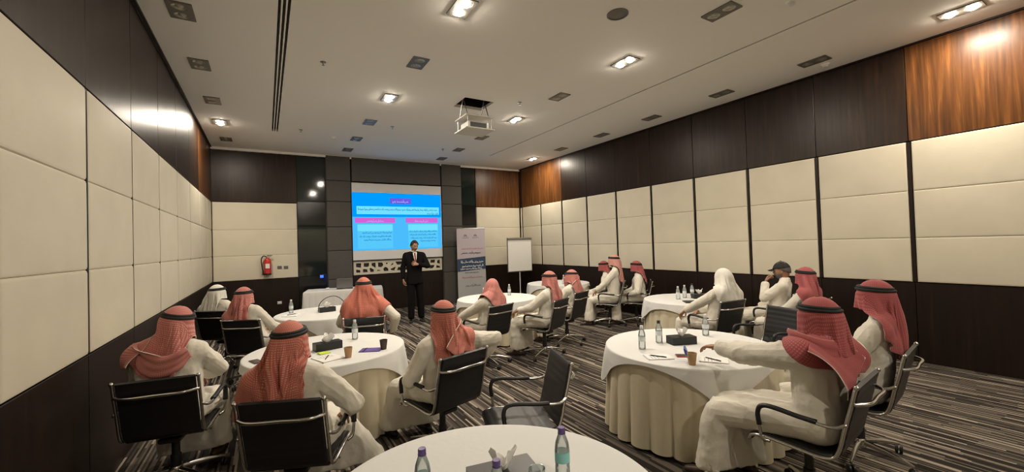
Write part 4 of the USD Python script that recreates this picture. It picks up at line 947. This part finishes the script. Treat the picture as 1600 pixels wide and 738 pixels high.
def seated(label, x, y, rz, head, yaw=0, pitch=8, roll=0, hl=(.24, .17, .60), hr=(.24, -.17, .60), twist=0, el=(-.3, .6, -.6), er=(-.3, -.6, -.6), ankles=((.42, .14, .085), (.42, -.14, .085)), knee_out=.05,
           cloth='shemagh_rose', ring=True, Lb=.55, Ls=.52, seed=1, ends=(), sleeve=1.0, robe='thobe_white', cap=False, hair=None, beard='hair_black', lean_hip=0.0, curl=(28, 28), chair=True, detail=1.0, flare=2.0, open_deg=92, open_r=None, thigh=.48, folds=.022, shoes='sandal_brown', group='seated audience members', hand_up=((0, 0, 1), (0, 0, 1)), hand_dir=(None, None), arm=1.0):
    t = thing('person', label, 'person', (x, y, 0), rz, group)
    Rh = rot(yaw, pitch, roll); top = np.array(head, float); c = top - Rh @ np.array([0, 0, SK[2]])
    P = np.array([-.085 + lean_hip, 0, .565]); neck = c + Rh @ np.array([-.022, 0, -.115])
    a = math.radians(twist); lat = np.array([-math.sin(a), math.cos(a), 0]); sp = unit(neck - P); lat = unit(lat - sp * lat.dot(sp) * .8); fw = np.cross(lat, [0, 0, 1.0])
    S = neck - sp * .085; Bm = P + (S - P) * .42 + fw * .015; Cm = P + (S - P) * .76 + fw * .012
    lat0 = np.array([0, 1.0, 0]); H = {s: P + s * .095 * lat0 for s in (1, -1)}; Bb = {s: Bm + s * .068 * unit(lat0 + lat) for s in (1, -1)}; C = {s: Cm + s * .085 * lat for s in (1, -1)}; Sh = {s: S + s * .170 * lat - np.array([0, 0, .026]) for s in (1, -1)}
    l1, l2 = .29 * arm, .255 * arm
    E, Wp = {}, {}
    for s, hp, hint in ((1, hl, el), (-1, hr, er)): E[s], Wp[s] = ik(Sh[s], hp, l1, l2, hint)
    K, An = {}, {}
    for s, ak in ((1, ankles[0]), (-1, ankles[1])): K[s], An[s] = ik(H[s] + [.02, 0, -.02], ak, thigh, .425, (1, s * knee_out * 4, .6))
    # the body, one surface from head to feet
    ms = [hull((H[1], .095), (H[-1], .095), (Bb[1], .10), (Bb[-1], .10)), hull((Bb[1], .10), (Bb[-1], .10), (C[1], .095), (C[-1], .095)), hull((C[1], .09), (C[-1], .09), (Sh[1], .05), (Sh[-1], .05)), hull((S, .06), (neck, .05)), hull((neck, .052), (c + Rh @ np.array([-.01, 0, -.05]), .055))]
    for s in (1, -1):
        ms += [hull((Sh[s], .05), (E[s], .038)), hull((E[s], .038), (Wp[s], .025)), hull((H[s], .085), (K[s], .055)), hull((K[s], .052), (An[s], .036)), hull((An[s], .034), (An[s] + [-.01, 0, -.045], .026)), hull((An[s] + [.10, s * .015, -.06], .018), (An[s] + [-.02, 0, -.055], .026))]
    body = to_mf(smooth_mf(union(ms), .035, 6)); parts = [body, place_mf(HEAD, Rh, c)]
    for i, s in enumerate((1, -1)):
        d = np.asarray(hand_dir[i], float) if hand_dir[i] is not None else unit(Wp[s] - E[s]) + np.array([0, 0, -.25]); parts.append(hand_at(Wp[s] + unit(Wp[s] - E[s]) * .004, d, hand_up[i], -s, curl[i]))
    obj('body', to_tm(union(parts)), 'skin', t, 50)
    face(c, Rh, t, beard, beard)
    # the robe
    sl = sleeve
    ms = [hull((H[1], .118), (H[-1], .118), (Bb[1], .122), (Bb[-1], .122)), hull((Bb[1], .122), (Bb[-1], .122), (C[1], .113), (C[-1], .113)), hull((C[1], .108), (C[-1], .108), (Sh[1], .074), (Sh[-1], .074)), hull((Sh[1], .070), (Sh[-1], .070), (neck + [0, 0, -.03], .062)), hull_pts(sph_pts(neck - sp * .04, .064), disc(neck - sp * .002, sp, .062))]
    for s in (1, -1):
        d = unit(Wp[s] - E[s])
        ms += [hull((Sh[s], .077 * (.5 + .5 * sl)), (E[s], .060 * sl)), hull_pts(sph_pts(E[s], .060 * sl), disc(Wp[s] - d * .015, d, .049 * sl))]
    ms.append(hull((H[1], .112), (H[-1], .112), (K[1], .078), (K[-1], .078)))
    ms.append(hull_pts(sph_pts(K[1], .078), sph_pts(K[-1], .078), disc_hem(An[1] + [-.02, .02, 0], .095), disc_hem(An[-1] + [-.02, -.02, 0], .095)))
    R_ = smooth_mf(union(ms), .022 / detail, 5); wrinkle(R_, seed, .011 if detail < 1.3 else .013)
    obj('thobe', R_, robe, t, True)
    obj('collar', tube((neck - sp * .006) + .056 * np.array([np.cos(q) * fw + np.sin(q) * lat for q in np.arange(24) / 24 * 2 * PI]), .010, 8, True), robe, t, True)
    for s in (1, -1): shoe(An[s] + [-.005, 0, 0], s * .15, t, shoes)
    bones = [(H[1], .12, H[-1], .12), (Bb[1], .124, Bb[-1], .124), (C[1], .114, C[-1], .114), (H[1], .12, Bb[1], .124), (H[-1], .12, Bb[-1], .124), (Bb[1], .124, C[1], .114), (Bb[-1], .124, C[-1], .114), (Cm, .12, S, .08),
             (C[1], .11, Sh[1], .076), (C[-1], .11, Sh[-1], .076), (Sh[1], .072, Sh[-1], .072), (Sh[1], .072, neck + [0, 0, -.03], .064), (Sh[-1], .072, neck + [0, 0, -.03], .064), (C[1], .11, C[-1] * .5 + Sh[-1] * .5, .09), (C[-1], .11, C[1] * .5 + Sh[1] * .5, .09), (S, .066, neck, .064), (neck, .06, c + Rh @ np.array([-.01, 0, -.05]), .07), (c + Rh @ np.array([0., 0, -.06]), .075, c, .08)]
    for s in (1, -1): bones += [(Sh[s], .078 * (.5 + .5 * sl), E[s], .062 * sl), (E[s], .062 * sl, Wp[s], .05 * sl), (H[s], .115, K[s], .08)]
    if cloth:
        X, F, uv = ghutra_cloth(c, Rh, bones, Lb, Ls, seed, chair, nth=int(72 * (1.3 if detail > 1.2 else 1)), n1=int(26 * (1.25 if detail > 1.2 else 1)), flare=flare, open_deg=open_deg, open_r=open_r, folds=folds)
        gh = cloth_obj('ghutra', X, F, uv, .005, cloth, t)
        for q, (path, width, across, seed2) in enumerate(ends):
            X, F, uv = ribbon(path, width, across, bones, c, Rh, seed2, chair=chair); cloth_obj('ghutra_end', X, F, uv, .006, cloth, gh)
        if ring: agal(c, Rh, t)
    if hair:
        cap_hair(c, Rh, t, hair)
    if cap: ball_cap(c, Rh, t)
    return t
def disc_hem(p, r):
    a = np.arange(20) / 20 * 2 * PI; q = np.stack([p[0] + r * np.cos(a), p[1] + r * np.sin(a), np.full(20, p[2] + .02)], 1); return np.vstack([q, q + [0, 0, .004]])
def cap_hair(c, R, parent, m):
    s = trimesh.creation.icosphere(4, 1.0); n = s.vertices; k = (n[:, 2] > .10 - .5 * np.clip(-n[:, 0], -.7, 1)) & ~((n[:, 0] > .50) & (n[:, 2] < .66))
    P = n * np.array([.107, .084, .127]); P += n * (.004 * meshkit.noise(n * 9, 3))[:, None]
    F = s.faces[k[s.faces].all(1)]; u = np.unique(F); mp = -np.ones(len(P), int); mp[u] = np.arange(len(u)); V, F2 = solidify(P[u], mp[F], .014)
    obj('hair', trimesh.Trimesh(V @ R.T + c, F2, process=False), m, parent, True)
def ball_cap(c, R, parent):
    s = trimesh.creation.icosphere(4, 1.0); n = s.vertices; k = n[:, 2] > .24
    P = n * np.array([.115, .094, .132]); F = s.faces[k[s.faces].all(1)]; u = np.unique(F); mp = -np.ones(len(P), int); mp[u] = np.arange(len(u)); V, F2 = solidify(P[u], mp[F], .006)
    h = obj('cap', trimesh.Trimesh(V @ R.T + c, F2, process=False), 'agal_black', parent, True)
    V = []
    for i in range(13):
        y = (i / 12 - .5) * 2
        for j in range(7):
            q = j / 6; ex = .108 * math.sqrt(max(0, 1 - (y * .62) ** 2)); V.append((ex + q * .075 * math.sqrt(max(0, 1 - (.9 * y) ** 2)), y * .062 * (1 + .1 * q), .034 - .018 * q - .018 * y * y))
    V, F = solidify(np.array(V), grid_faces(13, 7), .005); obj('visor', trimesh.Trimesh(V @ R.T + c, F, process=False), 'agal_black', h, True)
    obj('button', trimesh.creation.icosphere(2, .007).apply_translation(c + R @ np.array([0, 0, .141])), 'agal_black', h, True)

P_ = {i: CHAIRS[i][:3] for i in range(len(CHAIRS))}
# -- left side
seated('man in rose checked headcloth, head tilted, in the left foreground beside the wall', *P_[0], head=(0, -.05, 1.325), yaw=-20, pitch=10, roll=13, hl=(.30, .10, .70), hr=(.34, -.10, .72), cloth='shemagh_rose', Lb=.47, Ls=.42, seed=4, detail=1.3, open_deg=80, open_r=122, folds=.02,
       er=(-.2, -.9, -.25), ends=((((.08, .09, 1.09), (.0, .16, 1.05), (-.06, .22, .99), (-.08, .25, .93)), (.16, .28), (1, .1, .1), 5), (((-.06, .17, 1.06), (-.16, .13, .99), (-.21, .03, .93), (-.20, -.08, .95), (-.15, -.14, 1.0)), (.12, .16, .10), ((.1, .5, .8), (.1, 0, 1), (.1, -.4, .9)), 2)))
seated('man in salmon checked headcloth falling straight to his chair back, in the left foreground', *P_[1], head=(-.085, .03, 1.285), yaw=-6, pitch=3, hl=(.20, .24, .60), hr=(.16, -.24, .63), cloth='shemagh_salmon', Lb=.62, Ls=.60, seed=2, detail=1.3, flare=2.1, open_deg=74, open_r=118, folds=.04,
       ankles=((.46, .06, .085), (.56, -.30, .085)), knee_out=-.10, thigh=.52, er=(-.5, -.8, -.2))
seated('man in white headcloth with black headband in the far left corner', *P_[2], head=(-.05, .10, 1.235), yaw=-25, pitch=4, cloth='ghutra_white', Lb=.46, Ls=.45, seed=5, robe='thobe_white')
seated('man in rose checked headcloth seated in front of the white-headclothed one, left', *P_[3], head=(-.05, .11, 1.262), yaw=-12, pitch=5, cloth='shemagh_rose', Lb=.50, Ls=.46, seed=6, hl=(.30, .12, .66), hr=(.30, -.14, .66))
seated('man in coral headcloth hanging long down his back, beyond the left round table', *P_[4], head=(-.03, .017, 1.345), yaw=6, pitch=4, cloth='shemagh_coral', Lb=.70, Ls=.66, seed=7, flare=2.0, open_deg=72, folds=.024, chair=True, hl=(.30, .26, .70), hr=(-.02, -.32, .62), er=(-.5, -.8, -.2))
# -- centre
seated('man in salmon headcloth thrown over his shoulder, elbow out, at centre', *P_[5], head=(-.05, 0, 1.268), yaw=-6, pitch=2, twist=-10, hl=(.26, .16, .60), hr=(-.06, -.37, .70), er=(-.5, -1, .15), cloth='shemagh_salmon', Lb=.47, Ls=.44, seed=8, detail=1.3, open_deg=100, open_r=105,
       ankles=((.60, .12, .085), (.46, -.16, .085)), thigh=.52,
       ends=((((.06, -.09, 1.05), (-.04, -.14, 1.04), (-.14, -.10, 1.01), (-.21, -.01, .94), (-.24, .06, .87)), (.12, .17), ((.2, -.5, .7), (.2, .5, .8)), 3), (((.0, -.13, 1.05), (-.11, -.14, 1.0), (-.2, -.09, .92), (-.23, -.07, .86)), (.12, .20), (.2, 1, .2), 7)), hand_dir=(None, (-.3, -.2, -1)), shoes='shoe_black')
seated('man bent forward, rose headcloth without headband, leftmost at the middle table', *P_[6], head=(.0, -.14, 1.20), yaw=-25, pitch=36, roll=14, twist=10, hl=(.40, .22, .62), hr=(.30, -.2, .62), el=(-.1, .9, -.1), cloth='shemagh_rose', ring=False, Lb=.48, Ls=.44, seed=9, open_deg=52, flare=2.7)
seated('man in rose checked headcloth at the middle table, forearm on his armrest', *P_[7], head=(-.08, -.05, 1.286), yaw=4, pitch=5, hl=(.32, .22, .70), hr=(.30, -.12, .68), cloth='shemagh_rose', Lb=.52, Ls=.48, seed=10)
seated('man in rose headcloth, rightmost of the three at the middle table', *P_[8], head=(-.075, -.08, 1.24), yaw=10, pitch=6, roll=6, hl=(.30, .16, .68), hr=(.30, -.16, .66), cloth='shemagh_rose', Lb=.45, Ls=.42, seed=11, ends=((((.1, -.12, 1.02), (-.05, -.16, 1.03), (-.2, -.05, .98), (-.22, .1, .92)), (.16, .22), (.2, .2, 1), 4),))
seated('tall man sitting upright in a pale pink and white headcloth, far right table', *P_[9], head=(-.12, 0, 1.43), yaw=2, pitch=2, hl=(.30, .16, .64), hr=(.28, -.16, .64), cloth='shemagh_pale', Lb=.58, Ls=.52, seed=12, lean_hip=-.02)
seated('man in rose headcloth beyond the tall upright man, only his head in view', *P_[10], head=(.03, 0, 1.262), yaw=6, pitch=8, cloth='shemagh_crimson', Lb=.45, Ls=.42, seed=13)
seated('man in rose headcloth in profile by the dark wainscot behind the tall upright man', *P_[11], head=(-.02, 0, 1.285), yaw=2, pitch=2, cloth='shemagh_crimson', Lb=.48, Ls=.42, seed=14, hl=(.2, .2, .62))
# -- right
seated('man in all-white headcloth and robe reaching to the table at the right wall', *P_[12], head=(-.10, -.08, 1.29), yaw=12, pitch=10, hl=(.33, .22, .66), hr=(.30, -.06, .66), cloth='ghutra_white', ring=False, open_deg=68, Lb=.52, Ls=.50, seed=15, el=(-.1, .9, -.3))
seated('man in black peaked cap and white robe holding his hand to his mouth', *P_[13], head=(-.14, 0, 1.325), yaw=0, pitch=6, hl=(.05, .07, 1.03), hr=(.2, -.16, .62), cloth=None, cap=True, hair='hair_grey', beard='hair_grey', seed=16, el=(.5, .3, -1), hand_dir=((-.35, -.25, .9), None), hand_up=((1, .2, .2), (0, 0, 1)), curl=(45, 28))
seated('man in crimson headcloth beside the man with the black cap', *P_[14], head=(-.10, 0, 1.288), yaw=4, pitch=2, cloth='shemagh_crimson', Lb=.55, Ls=.52, seed=17, open_deg=66, flare=2.4, hl=(.3, .14, .64))
seated('man in crimson headcloth pointing with outstretched left arm, right foreground', *P_[15], head=(-.085, 0, 1.325), yaw=8, pitch=4, twist=-28, hl=(.68, -.09, .87), hr=(.22, -.2, .60), el=(0, .6, -.6), cloth='shemagh_crimson', Lb=.30, Ls=.27, seed=18, detail=1.4, sleeve=1.28, arm=1.2, open_deg=75, thigh=.56,
       ends=((((.06, -.13, 1.02), (.07, .05, 1.05), (.0, .15, 1.045), (-.12, .17, 1.01), (-.22, .02, .985), (-.20, -.12, .97)), (.10, .17, .17), (.1, .1, 1), 6), (((-.08, .17, 1.06), (-.19, .13, .98), (-.27, .02, .86)), (.24, .34), (.3, 1, .3), 9)), hand_dir=((1, -.1, -.1), None), curl=(20, 28), ankles=((.56, .20, .085), (.42, -.10, .085)))
seated('man in crimson headcloth at the far right edge, behind the pointing man', *P_[16], head=(-.13, 0, 1.362), yaw=6, pitch=3, cloth='shemagh_crimson', Lb=.56, Ls=.46, seed=19, detail=1.2, open_deg=70, flare=2.3, hl=(.2, .2, .62), chair=True)

# -- the presenter, standing
def presenter(x, y, rz):
    t = thing('person', 'presenter standing in a dark suit and tie before the projection screen', 'person', (x, y, 0), rz)
    k = 1.04
    Rh = rot(14, 14, 0); c = np.array([.045, 0, 1.735]); neck = c + Rh @ np.array([-.022, 0, -.125])
    H = {s: np.array([-.01, s * .09, .96 * k]) for s in (1, -1)}; S = np.array([-.015, 0, 1.49 * k]); Sh = {s: S + [0, s * .19, -.02] for s in (1, -1)}; Cm = np.array([0, 0, 1.30 * k]); W = np.array([0, 0, 1.10 * k])
    An = {1: np.array([.0, .13, .09]), -1: np.array([.03, -.11, .09])}; K = {s: (H[s] + An[s]) / 2 + [.02, 0, 0] for s in (1, -1)}
    E, Wr = {}, {}
    E[-1], Wr[-1] = ik(Sh[-1], (.02, -.26, .93 * k), .31, .27, (-.6, -.4, 0)); E[1], Wr[1] = ik(Sh[1], (.20, .03, 1.27 * k), .31, .27, (-.1, 1, -.5))
    ms = [hull((H[1], .09), (H[-1], .09), (W, .10)), hull((W, .11), (Cm + [0, .07, 0], .09), (Cm - [0, .07, 0], .09)), hull((Cm + [0, .08, 0], .09), (Cm - [0, .08, 0], .09), (Sh[1], .05), (Sh[-1], .05)), hull((S, .06), (neck, .05)), hull((neck, .052), (c + Rh @ np.array([-.01, 0, -.05]), .055))]
    for s in (1, -1): ms += [hull((Sh[s], .05), (E[s], .04)), hull((E[s], .04), (Wr[s], .026)), hull((H[s], .085), (K[s], .055)), hull((K[s], .055), (An[s], .04)), hull((An[s], .036), (An[s] + [-.01, 0, -.05], .028)), hull((An[s] + [.11, s * .025, -.065], .018), (An[s] + [-.02, 0, -.06], .026))]
    parts = [to_mf(smooth_mf(union(ms), .035, 6)), place_mf(HEAD, Rh, c), hand_at(Wr[-1], (.1, .05, -1), (0, -1, 0), 1, 30), hand_at(Wr[1], (.25, -1, .15), (1, .2, .3), -1, 40)]
    obj('body', to_tm(union(parts)), 'skin', t, 50)
    face(c, Rh, t, None, 'hair_black'); cap_hair(c, Rh, t, 'hair_black')
    ms = [hull((W + [0, .05, 0], .115), (W - [0, .05, 0], .115), (Cm + [0, .085, 0], .11), (Cm - [0, .085, 0], .11)), hull((Cm + [0, .09, 0], .108), (Cm - [0, .09, 0], .108), (Sh[1], .066), (Sh[-1], .066)), hull((Sh[1], .06), (Sh[-1], .06), (neck - [0, 0, .05], .06)),
          hull_pts(sph_pts(W + [0, .05, 0], .115), sph_pts(W - [0, .05, 0], .115), np.vstack([disc_hem(np.array([0, s * .07, .82 * k]), .125) for s in (1, -1)]))]
    for s in (1, -1):
        d = unit(Wr[s] - E[s]); ms += [hull((Sh[s], .068), (E[s], .056)), hull_pts(sph_pts(E[s], .056), disc(Wr[s] - d * .02, d, .042))]
    J = smooth_mf(union(ms), .03, 4); wrinkle(J, 41, .006); jk = obj('jacket', J, 'suit_dark', t, True)
    ms = []
    for s in (1, -1): ms += [hull((H[s], .105), (K[s], .078)), hull_pts(sph_pts(K[s], .078), disc_hem(An[s] + [0, 0, -.03], .072))]
    ms.append(hull((H[1], .105), (H[-1], .105)))
    T = smooth_mf(union(ms), .035, 4); wrinkle(T, 43, .007); obj('trousers', T, 'suit_dark', t, True)
    # shirt front, tie and lapels follow the chest, which faces +x
    def chest(y, z): return np.array([.118 - .9 * max(0, z - 1.42 * k) * .55 - 1.2 * y * y, y, z])
    def strip(poly, lift, th):
        P = np.array([chest(y, z) + [lift, 0, 0] for y, z in poly]); n = len(P); Cc = P.mean(0); V = np.vstack([P, Cc]); F = np.array([(i, (i + 1) % n, n) for i in range(n)]); V, F = solidify(V, F, th); return trimesh.Trimesh(V, F, process=False)
    zt = 1.525 * k; obj('shirt_front', strip([(0, 1.28 * k), (.035, 1.40 * k), (.052, zt), (0, zt + .01), (-.052, zt), (-.035, 1.40 * k)], .006, .014), 'shirt_white', t, 40)
    obj('tie', strip([(0, 1.27 * k), (.026, 1.31 * k), (.014, 1.47 * k), (.019, zt - .01), (0, zt), (-.019, zt - .01), (-.014, 1.47 * k), (-.026, 1.31 * k)], .015, .010), 'tie_red', t, 40)
    for s in (1, -1):
        obj('lapel', strip([(s * .004, 1.25 * k), (s * .06, 1.36 * k), (s * .085, 1.43 * k), (s * .065, 1.45 * k), (s * .075, zt - .01), (s * .05, zt + .01), (s * .034, 1.40 * k)], .017, .010), 'suit_dark', jk, 40)
        shoe(An[s], s * .25, t, 'shoe_black', 1.05)
    obj('collar', tube(neck + [0, 0, -.005] + .058 * np.array([(math.cos(q), math.sin(q), 0) for q in np.arange(24) / 24 * 2 * PI]), .012, 8, True), 'shirt_white', t, True)
presenter(2.93, 9.30, -97)
# the red phone in the pointing man's hand
